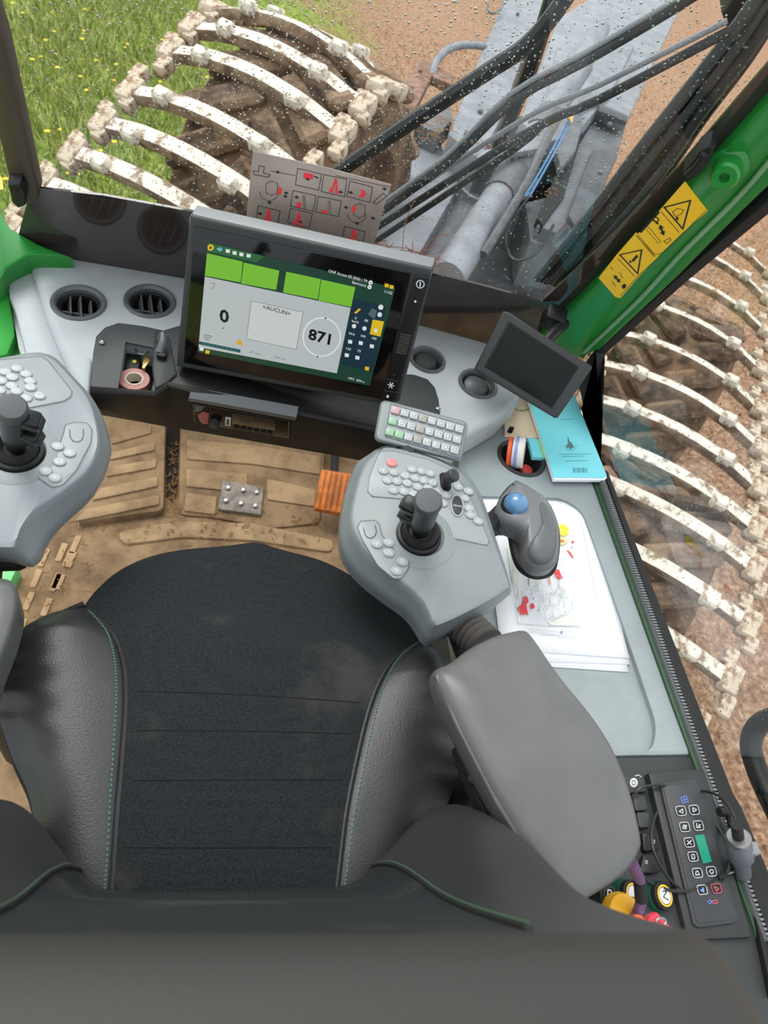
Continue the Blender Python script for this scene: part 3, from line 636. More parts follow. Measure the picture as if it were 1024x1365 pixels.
# side window
SGx = .68
SG = Pl((SGx, .8, .7), (-1, 0, 0.0), (0, -1, 0))
sw = thing('window_2', 'clear side window beyond the console papers', 'window', (SGx, .6, .69), kind='structure')
sheet_pane([V((SGx+.004, y, z)) for y, z in ((1.10, .68), (-.6, .68), (-.6, 1.8), (.55, 1.8), (1.02, .9))], M_glass2, sw)
prism('window_frame', [SG.on(x, y) for x, y in [(768, 500), (800, 455), (850, 412), (905, 350), (985, 272), (1060, 190), (1200, 40), (1230, 70), (1070, 228), (1022, 270), (900, 374), (795, 470), (776, 545), (790, 600)]], (.02, 0, 0), M_blackm, sw, .003)
SL = flat(.69)
def strip(name, px, z, th, m, bev=.002): return prism(name, [at(x, y, z) for x, y in px], DN*th, m, sw, bev)
strip('sill_edge', [(804, 625), (811, 628), (933, 943), (1070, 1290), (1042, 1290), (917, 943)], .684, .03, M_blackm)
strip('green_seal', [(788, 632), (797, 632), (909, 943), (1020, 1250), (1010, 1250), (899, 943)], .674, .02, mat('seal_green', (44, 74, 50), .5))
strip('ribbed_seal', [(796, 630), (804, 630), (917, 943), (1032, 1255), (1021, 1255), (908, 943)], .680, .03, mat('seal_grey', (96, 98, 100), .7))
a0, a1 = V(at(799.5, 630, .681)), V(at(1027, 1255, .681)); bm = bmesh.new(); nrib = 150
for i in range(nrib):
    p = a0.lerp(a1, (i+.5)/nrib); d = (a1-a0).normalized(); s_ = V((d.y, -d.x, 0))
    box_bm((.008, (a1-a0).length/nrib*.5, .004), 0, 1, bm, Matrix(((s_.x, d.x, 0, p.x), (s_.y, d.y, 0, p.y), (0, 0, 1, p.z), (0, 0, 0, 1))))
o = obj('seal_ribs', bm, mat('seal_rib', (120, 122, 124), .7), sw); o['kind'] = 'stuff'
random.seed(8)
drops('raindrops', 'sparse raindrops sprinkled over the side window', 1500, (800, 300, 1024, 960), SG, -.012, .0006, .0012, lambda x, y: y > 480-(x-795)*.85 and x > 805+(y-640)*.39)

# outside: wiper arms and hose bundle in front of the glass, grab handle at the side
WO = WS.up(-.04)
wp = thing('windshield_wiper', 'pair of long black wiper arms lying across the windshield', 'wiper', WO.on(975, 38))
for nm, pts, r in (('wiper_arm', [(496, 292), (600, 215), (686, 134), (780, 82), (905, 8), (960, -30)], .0068), ('wiper_arm', [(498, 306), (620, 228), (722, 166), (800, 132), (975, 40)], .0068), ('wiper_blade', [(500, 322), (600, 256), (690, 196), (722, 168)], .006)):
    tube(nm, [WO.on(x, y) for x, y in pts], r*.86, M_hose, wp, 8, 3, sx=.7)
for pts in ([(490, 296), (606, 218), (712, 151), (796, 115), (970, 28)], [(488, 286), (594, 209), (680, 126), (776, 73), (902, 0)]): tube('wiper_link', [WO.on(x, y, -.006) for x, y in pts], .0036, mat('wiper_grey', (124, 127, 132), .4), wp, 8, 3)
WB = WS.up(-.10)
prism('wiper_mount', [WB.on(x, y) for x, y in [(962, 20), (990, -20), (1060, -20), (1040, 20), (1000, 52), (975, 56)]], WS.n*-.05, M_hose, wp, .006)
tag(tube('hydraulic_hose', [WS.on(x, y, -.12) for x, y in [(430, 244), (520, 182), (640, 102), (700, 62), (742, 14), (770, -30)]], .0115, M_hose), 'thick black hose crossing the upper windshield above the wiper arms', 'hose')
tag(tube('hydraulic_hose', [WS.on(x, y, -.20) for x, y in [(742, -20), (722, 44), (700, 110), (664, 196)]], .012, M_hose), 'black hose dropping steeply behind the wiper arms to the boom', 'hose')
random.seed(4)
for i in range(8):
    o = i*5.5; w = random.uniform(-4, 4)
    tag(tube('hydraulic_hose', [WS.on(x, y, -.06-.012*(i % 3)) for x, y in [(716+o*1.1, 372+o*.3), (790+o*.9+w, 285+o*.5), (850+o+w, 205+o*.6), (905+o*.9-w*.5, 132+o*.7), (975+o*.6, 45+o*.9), (1030+o*.4, -35+o), (1080+o*.3, -110+o)]], .0062 if i % 2 else .008, M_hose if i % 3 else mat('hose_worn', (70, 72, 76), .5)), ['first', 'second', 'third', 'fourth', 'fifth', 'sixth', 'seventh', 'eighth'][i]+' hose from the boom side in the black bundle beside the green pillar', 'hose', 'hose bundle beside the pillar')
gh = Pl((.95, .4, .7), (-1, 0, 0), (0, -1, 0))
tag(tube('grab_handle', [gh.on(x, y) for x, y in [(1075, 952), (1040, 955), (1012, 966), (1001, 992), (1010, 1028), (1030, 1072), (1060, 1130)]], .0185, M_black, None, 16, 5), 'black curved grab handle outside the side window', 'handle')

# ------------------------------------------------------------------ dashboard
db = thing('dashboard', 'grey curved dashboard with round air vents and black front fascia', 'dashboard', (0, 1.0, .6))
DP = Pl((0, 1.15, .75), V((-.01, -.09, 1)), V((1, -.12, 0)))
CS = flat(.67)
crop3 = zm(0, 320, 2.967)
left_top = [DP.on(x, y) for x, y in [(38, 346), (54, 336), (100, 342), (240, 366), (420, 402), (560, 430), (655, 456), (712, 474), (694, 528), (670, 553), (620, 582), (590, 612), (536, 592), (530, 554), (360, 520), (216, 488), (124, 482), (120, 536), (100, 510), (80, 466), (61, 420)]]
shell = prism('dash_shell', left_top, V((0, .0, -.055)), M_grey, db, .012, 3)
side = prism('dash_side', [DP.on(x, y, -.012) for x, y in [(8, 358), (40, 343), (62, 420), (82, 470), (104, 520), (70, 520), (32, 470), (18, 412), (10, 392)]], V((.03, 0, -.16)), M_grey, db, .01)
prism('dash_side_ledge', [DP.on(x, y, -.05) for x, y in [(11, 398), (44, 420), (66, 470), (80, 520), (40, 520), (22, 460)]], V((.03, 0, -.10)), M_grey, db, .008)
def vent_cut(x, y, r, P): return lathe_bm([(r, -.075), (r, .03)], P.on(x, y), P.n, 32)
vents = [(105, 404, 33.5), (200, 402, 32), (570, 480, 24), (637, 512, 26)]
vr = [(x, y, R_*DP.size(x, y)) for x, y, R_ in vents]
kb = crop3((492, 348), (625, 375), (640, 380), (585, 595), (455, 572))
bin_cut = prism_bm([DP.on(x, y, .02) for x, y in kb], V((0, .0, -.075)))
cut(shell, [vent_cut(x, y, r*.96, DP) for x, y, r in vr] + [bin_cut])
def vent(i, x, y, r, P, n, closed=False):
    o = P.on(x, y)
    v = lathe('air_vent', [(r*.80, -.02), (r*.82, .0), (r*.90, .004), (r*1.0, .005), (r*1.05, .002), (r*1.05, -.001), (r*.97, -.002), (r*.95, -.03)], o, P.n, M_vent, db, 40, cap=False)
    lathe('vent_cup', [(r*.94, -.03), (r*.94, -.07), (0, -.07)], o, P.n, M_hole, v, 32, cap=False)
    lathe('vent_ring', [(r*.66, -.016), (r*.68, -.008), (r*.80, -.006), (r*.82, -.016), (r*.8, -.024), (r*.67, -.024)], o, P.n, M_black, v, 40, cap=False)
    if closed:
        lathe('vent_flap', [(0, .001), (r*.5, -.001), (r*.66, -.006), (r*.68, -.012), (0, -.014)], o, (P.n+V((.12, -.1, 0))), M_vent if closed == 1 else M_char, v, 32)
        return
    for k in range(n):
        a = (k-(n-1)/2)*r*.40; L_ = math.sqrt(max(0, (r*.66)**2-a*a))
        bmv = box_bm((.0028, L_*2, .018), .001, 1, None, P.mat(o + P.u*a - P.n*.016) @ Matrix.Rotation(.35, 4, 'Z') @ Matrix.Rotation(.35, 4, 'Y'))
        obj('vent_blade', bmv, M_vent, v)
    obj('vent_bar', box_bm((r*1.3, .004, .006), .001, 1, None, P.mat(o - P.n*.020 - P.v*r*.15) @ Matrix.Rotation(.1, 4, 'Z')), M_vent, v)
for i, (x, y, r) in enumerate(vr): vent(i, x, y, r, DP, 3, 0 if i < 2 else (2 if i == 2 else 1))
# black fascia: top plate round the bin, front face with overhang
FT = DP.up(.002)
fp = slab('fascia_top', [(124, 470), (128, 448), (140, 436), (158, 430), (190, 434), (218, 440), (245, 432), (245, 500), (222, 512), (206, 526), (121, 520)], FT, .004, mat('fascia_grey', (70, 72, 74), .5, spec=.4), db, .0015)
cut(fp, [prism_bm([DP.on(x, y, .03) for x, y in kb], V((0, 0, -.06)))])
bi = prism('storage_bin', [DP.on(x, y, -.050) for x, y in crop3((485, 340), (645, 375), (595, 600), (448, 578))], V((0, 0, -.01)), M_hole, db)
def q3(a, z): return at(a[0], a[1], z)
def face(name, quads, m, parent, thick=.012):
    bm = bmesh.new()
    for q_ in quads:
        n_ = (q_[1]-q_[0]).cross(q_[2]-q_[0]).normalized()
        if n_.dot(EYE-q_[0]) < 0: n_ = -n_
        a = [bm.verts.new(p) for p in q_]; b = [bm.verts.new(p-n_*thick) for p in q_]
        bm.faces.new(a); bm.faces.new(b[::-1])
        for i in range(len(a)): bm.faces.new((a[i-1], b[i-1], b[i], a[i]))
    bmesh.ops.recalc_face_normals(bm, faces=bm.faces); return obj(name, bm, m, parent)
cols = [(121, 519, 129, 548), (206, 525, 208, 562), (224, 513, 232, 566), (290, 527.5, 296, 577), (360, 542, 360, 588), (445, 560, 440, 602), (526, 577, 512, 616)]
rows = [[DP.on(c[0], c[1]-4, .003) for c in cols], [DP.on(c[0], c[1]+1, -.001) for c in cols], [DP.on(c[0], c[1]+4, -.008) for c in cols],
        [(DP.on(c[0], c[1]+4, -.008)+at(c[2], c[3], .585))/2 for c in cols], [at(c[2], c[3], .585) for c in cols], [at(c[2], c[3], .585)+V((0, .08, .0)) for c in cols]]
bm = bmesh.new(); g = [[bm.verts.new(p) for p in r_] for r_ in rows]
for A, B in zip(g, g[1:]):
    for i in range(len(cols)-1): bm.faces.new((A[i], A[i+1], B[i+1], B[i]))
bmesh.ops.recalc_face_normals(bm, faces=bm.faces)
ff = obj('fascia_front', bm, M_fasc, db, ang=30)
sm_ = ff.modifiers.new('s', 'SOLIDIFY'); sm_.thickness = .006; sm_.offset = -1
slab('fascia_shelf', [(240, 486), (262, 478), (505, 528), (528, 534), (524, 577), (360, 542), (222, 513)], DP.up(.003), .006, M_black, db, .002)
for x, y in ((136, 457), (584, 545)): lathe('screw', [(.0045, 0), (.0045, .002), (.0025, .003), (0, .0025)], DP.on(x, y, .0035), DP.n, M_steel, db, 12)
lathe('screw', [(.0045, 0), (.0045, .002), (.0025, .003), (0, .0025)], at(129, 534, .615)+V((.0, -.006, 0)), V((0, -1, .3)), M_steel, db, 12)
slab('cover_plate', [(532, 498), (552, 499), (570, 505), (580, 516), (585, 532), (587, 551), (520, 545)], DP.up(.003), .004, M_char, db, .0012)
slab('bin_lid', [(205, 452), (226, 448), (236, 498), (222, 510), (207, 518), (203, 490)], DP.up(.008), .012, M_char, db, .004)
# items in the little bin
tp = thing('tape_roll', 'pink-brown roll of tape lying in the small dashboard bin', 'tape', DP.on(179, 505, -.03))
BP = DP.up(-.022)
tr = 20*DP.size(179, 504)
lathe('tape_ring', [(tr*.62, -.018), (tr, -.018), (tr, .0), (tr*.62, .0)], BP.on(179, 505, .002), DP.n, mat('tape_pink', (196, 140, 132), .6), tp, 32, cap=False)
lathe('cardboard_core', [(tr*.50, -.018), (tr*.62, -.018), (tr*.62, .001), (tr*.50, .001), (tr*.50, -.018)], BP.on(179, 505, .002), DP.n, mat('core_card', (214, 200, 180), .8), tp, 32, cap=False)
kr = thing('key_ring', 'small bunch of keys on a metal ring in the bin', 'keys', BP.on(192, 476))
tube('ring', [BP.on(190+9*math.cos(a), 466+6.5*math.sin(a), .004) for a in [i*PI/6 for i in range(12)]], .0012, M_steel, kr, 6, 1, closed=True)
for i in range(4): prism('key', [BP.on(x, y, .002+.003*i) for x, y in [(192+i*1.5, 472+i*2), (198+i, 474+i*2), (194-i*.5, 494-i), (189, 492-i)]], -DP.n*.002, mat('brass', (176, 150, 96), .35, .8), kr, .0005)
ct = thing('small_tin', 'small black case with a green and yellow emblem in the bin', 'case', BP.on(178, 482))
slab('case_body', [(168, 470), (188, 473), (184, 496), (165, 492)], BP, .014, M_black, ct, .002, h=-.002)
lathe('emblem', [(.0042, 0), (.0042, .0008), (0, .0008)], BP.on(179, 482, -.0018), DP.n, mat('emblem_green', (70, 140, 50), .4), ct, 16)
decal('emblem_figure', [(177, 481), (180, 480), (182, 482), (179, 484)], BP, M_yellow, ct, -.0006)
pg = thing('jack_plug', 'grey jack plug and thin cable clipped beside the bin', 'plug', DP.on(214, 455, .02))
tube('plug_body', [DP.on(213, 470, .014), DP.on(217, 458, .024), DP.on(217, 444, .030)], [.008, .007, .0045], M_vent, pg, 12)
tube('plug_cord', [DP.on(217, 445, .030), DP.on(210, 440, .03), DP.on(207, 452, .02), DP.on(212, 462, .018)], .0014, M_hose, pg, 6)
obj('plug_clip', box_bm((.016, .014, .012), .003, 2, None, DP.mat(DP.on(216, 474, .012))), M_black, pg)

# radio under the shelf
rd = thing('car_radio', 'slim black car radio with a round knob set in the fascia', 'radio', at(325, 555, .66))
rm = zm(230, 520, 5.389)
r0, r1, r2 = rows[2][3], rows[2][4], rows[4][4]
RP = Pl(r1, (r1-r0).cross(r2-r0), r1-r0)
if RP.n.dot(EYE-RP.p) < 0: RP = Pl(RP.p, -RP.n, RP.u)
RP = RP.up(.006)
slab('radio_hood', rm((118, 58), (890, 196), (884, 220), (112, 80)), RP, .02, M_vent, rd, .001, h=.008)
slab('radio_face', rm((140, 90), (845, 212), (838, 350), (150, 232)), RP, .02, mat('radio_black', (10, 10, 11), .2, spec=.12), rd, .001, h=.002)
outline(rm((150, 98), (838, 222), (830, 342), (156, 228)), 1.1, RP, M_vent, rd, True, 'face_trim', .0026)
slab('radio_display', rm((430, 165), (740, 215), (735, 290), (428, 245)), RP, .002, mat('radio_lcd', (24, 26, 28), .15), rd, .0003, h=.003)
slab('red_button', rm((180, 185), (215, 165), (262, 178), (255, 245), (215, 245), (195, 220)), RP, .004, mat('radio_red', (172, 86, 92), .35), rd, .0008, h=.005)
slab('usb_cover', rm((380, 200), (420, 205), (416, 262), (376, 256)), RP, .004, mat('usb_white', (200, 200, 198), .4), rd, .0005, h=.004)
slab('usb_slot', rm((392, 212), (404, 214), (402, 250), (390, 248)), RP, .001, M_blackm, rd, 0, h=.0045)
lathe('radio_knob', [(.0095, 0), (.0092, .012), (.0075, .014), (.006, .013), (0, .013)], RP.on(*rm((305, 222))[0], .002), RP.n, M_char, rd, 28)
for i in range(6): slab('radio_button', rm((440+i*48, 268+i*8), (478+i*48, 274+i*8), (476+i*48, 286+i*8), (438+i*48, 280+i*8)), RP, .002, M_black, rd, .0003, h=.004)
slab('radio_button', rm((160, 112), (230, 124), (205, 150), (160, 160)), RP, .002, M_vent, rd, .0004, h=.0035)
text('print', 'MP3', *rm((520, 236))[0], RP, 5, mat('dim_print', (74, 76, 80), .5), rd, .0045)

# ------------------------------------------------------------------ main touch screen
MU = V((.972, -.235, .03)).normalized()
MP = Pl(at(236, 488, .745), V((MU.y, -MU.x, .06)), MU)
if MP.n.dot(EYE-MP.p) < 0: MP = Pl(MP.p, -MP.n, MU)
mo = thing('touch_screen', 'large black touch screen showing green tiles and 871 on the dashboard', 'monitor', MP.on(390, 520))
m4 = zm(220, 190, 2.6947); m6 = zm(250, 310, 3.531)
slab('housing', m4((88, 262), (962, 456), (958, 480), (842, 935), (770, 940), (38, 806), (40, 780)), MP, .035, M_char, mo, .005, seg=3)
prism('housing_top', [MP.on(*p, -.002) for p in m4((88, 262), (962, 456))] + [MP.on(*p, -.002)-MP.n*.028+MP.v*.006 for p in m4((962, 456), (88, 262))], -MP.v*.02, mat('housing_top', (128, 130, 132), .45), mo, .004)
slab('screen_glass', m4((107, 302), (884, 470), (778, 922), (66, 792)), MP, .003, M_gloss, mo, .0008, h=.002)
slab('control_strip', m4((898, 472), (952, 484), (826, 926), (772, 930)), MP, .002, M_black, mo, .0005, h=.0018)
SP = MP.up(.0025)
EM = lambda n, c, e=1.0: mat(n, c, .3, emit=e*.66)
E_bg = EM('lcd_dark_green', (22, 66, 50), .8); E_gr = EM('lcd_lime', (120, 192, 52), .9); E_pan = EM('lcd_grey', (186, 194, 196), .9); E_box = EM('lcd_white', (206, 210, 208), .9)
E_w = EM('lcd_text_white', (225, 232, 228), .9); E_k = mat('lcd_text_black', (16, 20, 20), .4); E_navy = EM('lcd_navy', (16, 48, 66), .8); E_y = EM('lcd_yellow', (226, 190, 30), .9); E_bar = EM('lcd_bar', (14, 78, 84), .8); E_lg = EM('lcd_ring', (200, 208, 208), .95); E_g2 = EM('lcd_mid_green', (40, 104, 56), .8)
lcd = slab('display', m6((95, 45), (978, 262), (858, 722), (48, 562)), SP, .0006, E_bg, mo, 0, h=.0004)
def ui(name, px, m, h, r=0): return decal(name, m6(*px), SP, m, lcd, h, r)
ui('header_strip', [(95, 47), (360, 112), (325, 142), (92, 88)], E_g2, .0012)
for b in ([(92, 98), (260, 138), (250, 235), (82, 203)], [(265, 142), (432, 180), (417, 270), (253, 240)], [(465, 185), (627, 220), (613, 315), (450, 282)], [(630, 222), (790, 258), (770, 350), (616, 320)]): ui('green_tile', b, E_gr, .0012)
ui('grey_panel', [(82, 208), (768, 355), (703, 663), (52, 540)], E_pan, .0012)
ui('white_box', [(300, 322), (545, 375), (512, 550), (278, 500)], E_box, .0018)
outline(m6((300, 322), (545, 375), (512, 550), (278, 500)), .8, SP, EM('lcd_line', (130, 136, 136), .8), lcd, True, 'box_line', .0022)
ring = [(632+88*math.cos(i*PI/16), 492+90*math.sin(i*PI/16)) for i in range(32)]
outline(m6(*ring), 1.8, SP, EM('lcd_ring2', (214, 222, 222), 1.0), lcd, True, 'dial_ring', .0018)
ui('status_bar', [(55, 512), (250, 552), (248, 566), (52, 526)], E_bar, .0019)
ui('footer_strip', [(52, 540), (703, 663), (700, 690), (48, 562)], E_bg, .0015)
ui('navy_panel', [(782, 312), (938, 350), (872, 655), (720, 620)], E_navy, .0012)
ui('yellow_tile', [(872, 410), (925, 420), (908, 490), (858, 478)], E_y, .0018, .001)
ui('grey_marker', [(850, 385), (868, 358), (892, 368), (880, 408)], EM('lcd_slate', (90, 108, 116), .8), .0018)
T = lambda s, x, y, hp, m=E_k, **k: text('lettering', s, *m6((x, y))[0], SP, hp/3.531, m, lcd, .0024, **k)
T('<AUCUN>', 420, 367, 20, bold=.0001); T('0', 173, 397, 64, bold=.0009); T('871', 628, 495, 56, bold=.0008)
T('ONF Annot 05.2020 / 79', 755, 206, 13, E_w); T('Bertrand', 808, 243, 13, E_w); T('11:02', 945, 282, 13, E_w)
for s, x, y in (('0', 792, 404), ('km/h', 790, 420), ('86', 842, 415), ('24.6', 773, 477), ('100', 826, 488), ('100', 878, 499), ('133', 757, 548), ('75', 808, 558), ('HPC  SPM n', 795, 695)): T(s, x, y, 12 if len(s) < 5 else 11, E_w)
T('207 dm3', 318, 568, 11, EM('lcd_faint', (110, 120, 120), .8)); T('0.24 m3', 435, 592, 11, EM('lcd_faint', (110, 120, 120), .8)); T('.', 168, 438, 40)
for x, y, r, m in ((109, 71, 15, E_y), (862, 236, 10, E_w), (857, 257, 10, E_w), (910, 352, 12, E_w), (905, 387, 11, E_w), (784, 441, 10, E_w), (833, 452, 10, E_w), (886, 462, 9, E_w), (650, 404, 4, E_k), (612, 584, 4, E_k)):
    ui('icon', [(x+r*math.cos(i*PI/5), y+r*math.sin(i*PI/5)) for i in range(10)], m, .0024)
ui('icon', [(104, 66), (114, 68), (112, 78), (104, 76)], E_k, .0029)
for x in (862, 857): ui('icon', [(x-3, 236 if x == 862 else 257), (x, 233 if x == 862 else 254), (x+3, 236 if x == 862 else 257), (x, 240 if x == 862 else 261)], E_k, .0029)
for x, y, m in ((190, 88, E_w), (222, 97, E_w), (254, 104, E_w), (288, 110, E_w), (766, 515, E_w), (816, 521, E_w), (938, 250, E_y), (961, 257, E_y), (845, 641, E_y), (66, 549, E_w), (94, 563, E_y), (800, 590, E_w), (750, 578, E_w), (868, 536, E_w)):
    ui('icon', [(x-9, y-10), (x+10, y-6), (x+8, y+9), (x-10, y+6)], m, .0024)
ui('arrow', [(140, 72), (152, 75), (153, 66), (166, 81), (149, 93), (150, 84), (138, 81)], EM('lcd_sky', (120, 180, 200), .9), .0024)
ui('warning_icon', [(225, 525), (246, 500), (265, 532)], EM('lcd_amber', (220, 170, 40), .9), .0024)
ui('icon', [(785, 378), (808, 358), (816, 362), (795, 382)], E_y, .0024); outline(m6((108, 240), (128, 238), (122, 258), (112, 266)), 1.0, SP, EM('lcd_q', (170, 150, 90), .8), lcd, False, 'icon', .002)
for i in range(3): outline(m6((80, 482+i*9), (116-8*i, 489+i*9)), .8, SP, E_k, lcd, False, 'icon', .002)
for i in range(8): outline(m6((70+i*22, 522+i*4.5), (82+i*22, 524+i*4.5)), 1, SP, EM('lcd_bar2', (60, 140, 140), .8), lcd, False, 'icon', .0023)
m5 = zm(430, 320, 5.94)
KP = MP.up(.0018)
W1 = mat('print_white', (236, 238, 240), .5)
outline(m5(*[(775+30*math.cos(i*PI/10), 350+30*math.sin(i*PI/10)) for i in range(20)]), 1.3, KP, W1, mo, True, 'power_symbol'); outline(m5((775, 335), (773, 368)), 1.3, KP, W1, mo, False, 'power_symbol')
for i in range(3):
    a = i*PI/3+.2; outline(m5((543+24*math.cos(a), 1150+24*math.sin(a)), (543-24*math.cos(a), 1150-24*math.sin(a))), 1.2, KP, W1, mo, False, 'brightness_symbol')
for x, y, r in ((735, 487, 9), (516, 1239, 11), (566, 1070, 5)): decal('indicator', m5(*[(x+r*math.cos(i*PI/5), y+r*math.sin(i*PI/5)) for i in range(10)]), KP, W1 if r > 6 else M_vent, mo)
for i in range(10): outline(m5((622-4.5*i, 745+16*i), (703-4.5*i, 758+16*i)), .9, KP, mat('grille_brown', (104, 100, 96), .5), mo, False, 'speaker_slot')
for a, b in (((735, 282), (852, 300)), ((512, 1100), (598, 1118)), ((490, 1192), (590, 1208))): outline(m5(a, b), .6, KP, M_vent, mo, False, 'key_edge')
prism('monitor_foot', [DP.on(x, y, .004) for x, y in [(300, 470), (430, 500), (420, 520), (290, 490)]], V((0, .01, .09)), M_black, mo, .004)

# ------------------------------------------------------------------ instruction plate standing behind the screen
IP = Pl(MP.p - MP.n*.075, MP.n+V((0, 0, .12)), MU)
ip = thing('instruction_plate', 'brown metal plate with red crane diagrams standing behind the touch screen', 'plate', IP.on(410, 330))
im = zm(320, 190, 4.876)
slab('plate', [(337, 201.5), (430, 222), (522, 246), (512, 275), (503, 312), (491, 346), (480, 352), (400, 334), (325, 314), (329, 285)], IP, .002, mat('plate_taupe', (158, 144, 134), .35, .3, var=.1, vs=9), ip, .0005)
pk = mat('plate_ink', (60, 54, 52), .5)
for b in ([(375, 168), (530, 205), (512, 310), (360, 275)], [(545, 208), (695, 240), (680, 352), (528, 318)], [(715, 250), (862, 290), (845, 390), (695, 350)], [(345, 312), (495, 345), (475, 448), (328, 412)], [(510, 350), (658, 380), (640, 482), (492, 450)], [(118, 410), (260, 445), (245, 542), (102, 508)], [(328, 428), (470, 462), (450, 556), (310, 520)], [(682, 545), (815, 580), (795, 672), (662, 638)]):
    outline(im(*b), 1.0, IP, pk, ip, True, 'diagram_frame')
def wedge(x, y, s=1.0):
    f = lambda *p: im(*[(x+a*s, y+b*s) for a, b in p])
    decal('red_crane', f((0, -50), (14, -46), (18, 40), (32, 52), (4, 56), (2, 30), (4, -20), (-14, 34), (-8, 46), (-42, 44), (-34, 22), (-22, 14)), IP, M_red, ip)
wedge(618, 280, .95); wedge(185, 475, .85); wedge(380, 495, .85); wedge(742, 605, .85)
for b in ([(415, 195), (475, 205), (472, 240), (412, 230)], [(785, 305), (812, 312), (818, 340), (800, 360), (768, 350), (790, 335)], [(252, 285), (272, 300), (265, 340), (240, 335)], [(375, 385), (400, 395), (395, 425), (365, 418)], [(540, 435), (572, 445), (555, 465), (530, 455)], [(735, 408), (755, 415), (745, 460), (722, 450)]): decal('red_mark', im(*b), IP, M_red, ip)
for x, y in ((245, 192), (300, 328), (295, 350), (192, 390), (368, 355), (690, 422), (865, 492), (760, 525), (940, 302), (130, 462), (390, 515), (655, 322), (720, 325), (440, 238), (775, 645)): decal('black_mark', im((x-16, y-3), (x, y-10), (x+16, y+4), (x, y+10)), IP, M_ink, ip)
decal('black_mark', im((482, 215), (512, 228), (508, 236), (480, 224)), IP, M_ink, ip)
outline(im((85, 185), (120, 190), (125, 150), (158, 158), (152, 198), (195, 210), (185, 225), (90, 208)), 1, IP, pk, ip, True, 'diagram_line')
outline(im((200, 185), (360, 215)), .8, IP, pk, ip, False, 'diagram_line'); outline(im((625, 215), (975, 290)), .8, IP, pk, ip, False, 'diagram_line'); outline(im((865, 390), (930, 330), (955, 350), (885, 402)), 1, IP, pk, ip, True, 'diagram_line')
for cx, cy in ((200, 310), (770, 455)):
    outline(im(*[(cx-10+62*math.cos(i*PI/8), cy+60*math.sin(i*PI/8)+8) for i in range(9)]), .8, IP, pk, ip, False, 'diagram_line'); outline(im((cx-30, cy-45), (cx+5, cy-60), (cx+45, cy-45), (cx+40, cy+20), (cx+5, cy+35), (cx-32, cy+15)), .8, IP, pk, ip, True, 'diagram_line')
for x in (415, 580): decal('grey_mast', im((x-10, 380 if x > 500 else 345), (x+8, 375 if x > 500 else 340), (x+16, 470 if x > 500 else 432), (x-4, 470 if x > 500 else 430)), IP, mat('plate_shade', (112, 108, 100), .5), ip)
for x, y in ((340, 293), (486, 338)): lathe('plate_screw', [(.003, 0), (.003, .002), (0, .002)], IP.on(x, y), IP.n, M_steel, ip, 10)
bm = bmesh.new(); random.seed(9)
for _ in range(46):
    x = random.uniform(498, 590); y = 334+(x-498)*.22+random.gauss(0, 4); p = IP.on(x, y, -.06); d = V((random.gauss(0, 1), random.gauss(0, .4), random.gauss(0, .5)))*.018
    tube_bm([p-d, p+V((0, 0, .004)), p+d], .0007, 3, bm)
for a in (((536, 338), (540, 300), (552, 268)), ((566, 346), (574, 320), (600, 312)), ((556, 344), (566, 330), (588, 326))): tube_bm(cat([IP.on(x, y, -.07) for x, y in a], 4, False), .0008, 4, bm)
tag(obj('dry_twigs', bm, mat('twig_red', (150, 96, 70), .9)), 'dry reddish twigs and needles gathered outside the glass behind the screen', 'twigs', kind='stuff')

# ------------------------------------------------------------------ small side display
s4 = zm(560, 380, 3.413)
SD = Pl(at(632, 493, .80), V((-.35, -.75, .62)), V((.9, -.42, 0)))
sd = thing('side_display', 'small black display with a blank screen tilted beside the green pillar', 'display', SD.on(690, 490, -.05))
front = s4((378, 118), (402, 122), (780, 368), (785, 378), (628, 606), (612, 606), (248, 388), (246, 378))
bk = [p - SD.n*.045 + SD.v*.004 for p in [SD.on(x, y) for x, y in front]]
prism('display_case', [SD.on(x, y) for x, y in front], None, M_char, sd, .004, 3, bottom=[p + (SD.on(690, 490, -.045)-p)*.04 for p in bk])
slab('bezel', s4((402, 160), (728, 372), (602, 566), (290, 372)), SD, .003, M_black, sd, .0015, h=.0005)
slab('screen', s4((408, 172), (718, 374), (600, 554), (302, 372)), SD, .002, mat('blank_screen', (16, 20, 20), .25, spec=.2), sd, .0003, h=.001)
tube('display_arm', [SD.on(715, 470, -.045), SD.on(738, 445, -.07), PIL.on(752, 432, .02)], .011, M_black, sd, 10)
obj('arm_joint', box_bm((.04, .04, .035), .006, 2, None, PIL.mat(PIL.on(738, 424, .02))), M_black, sd)

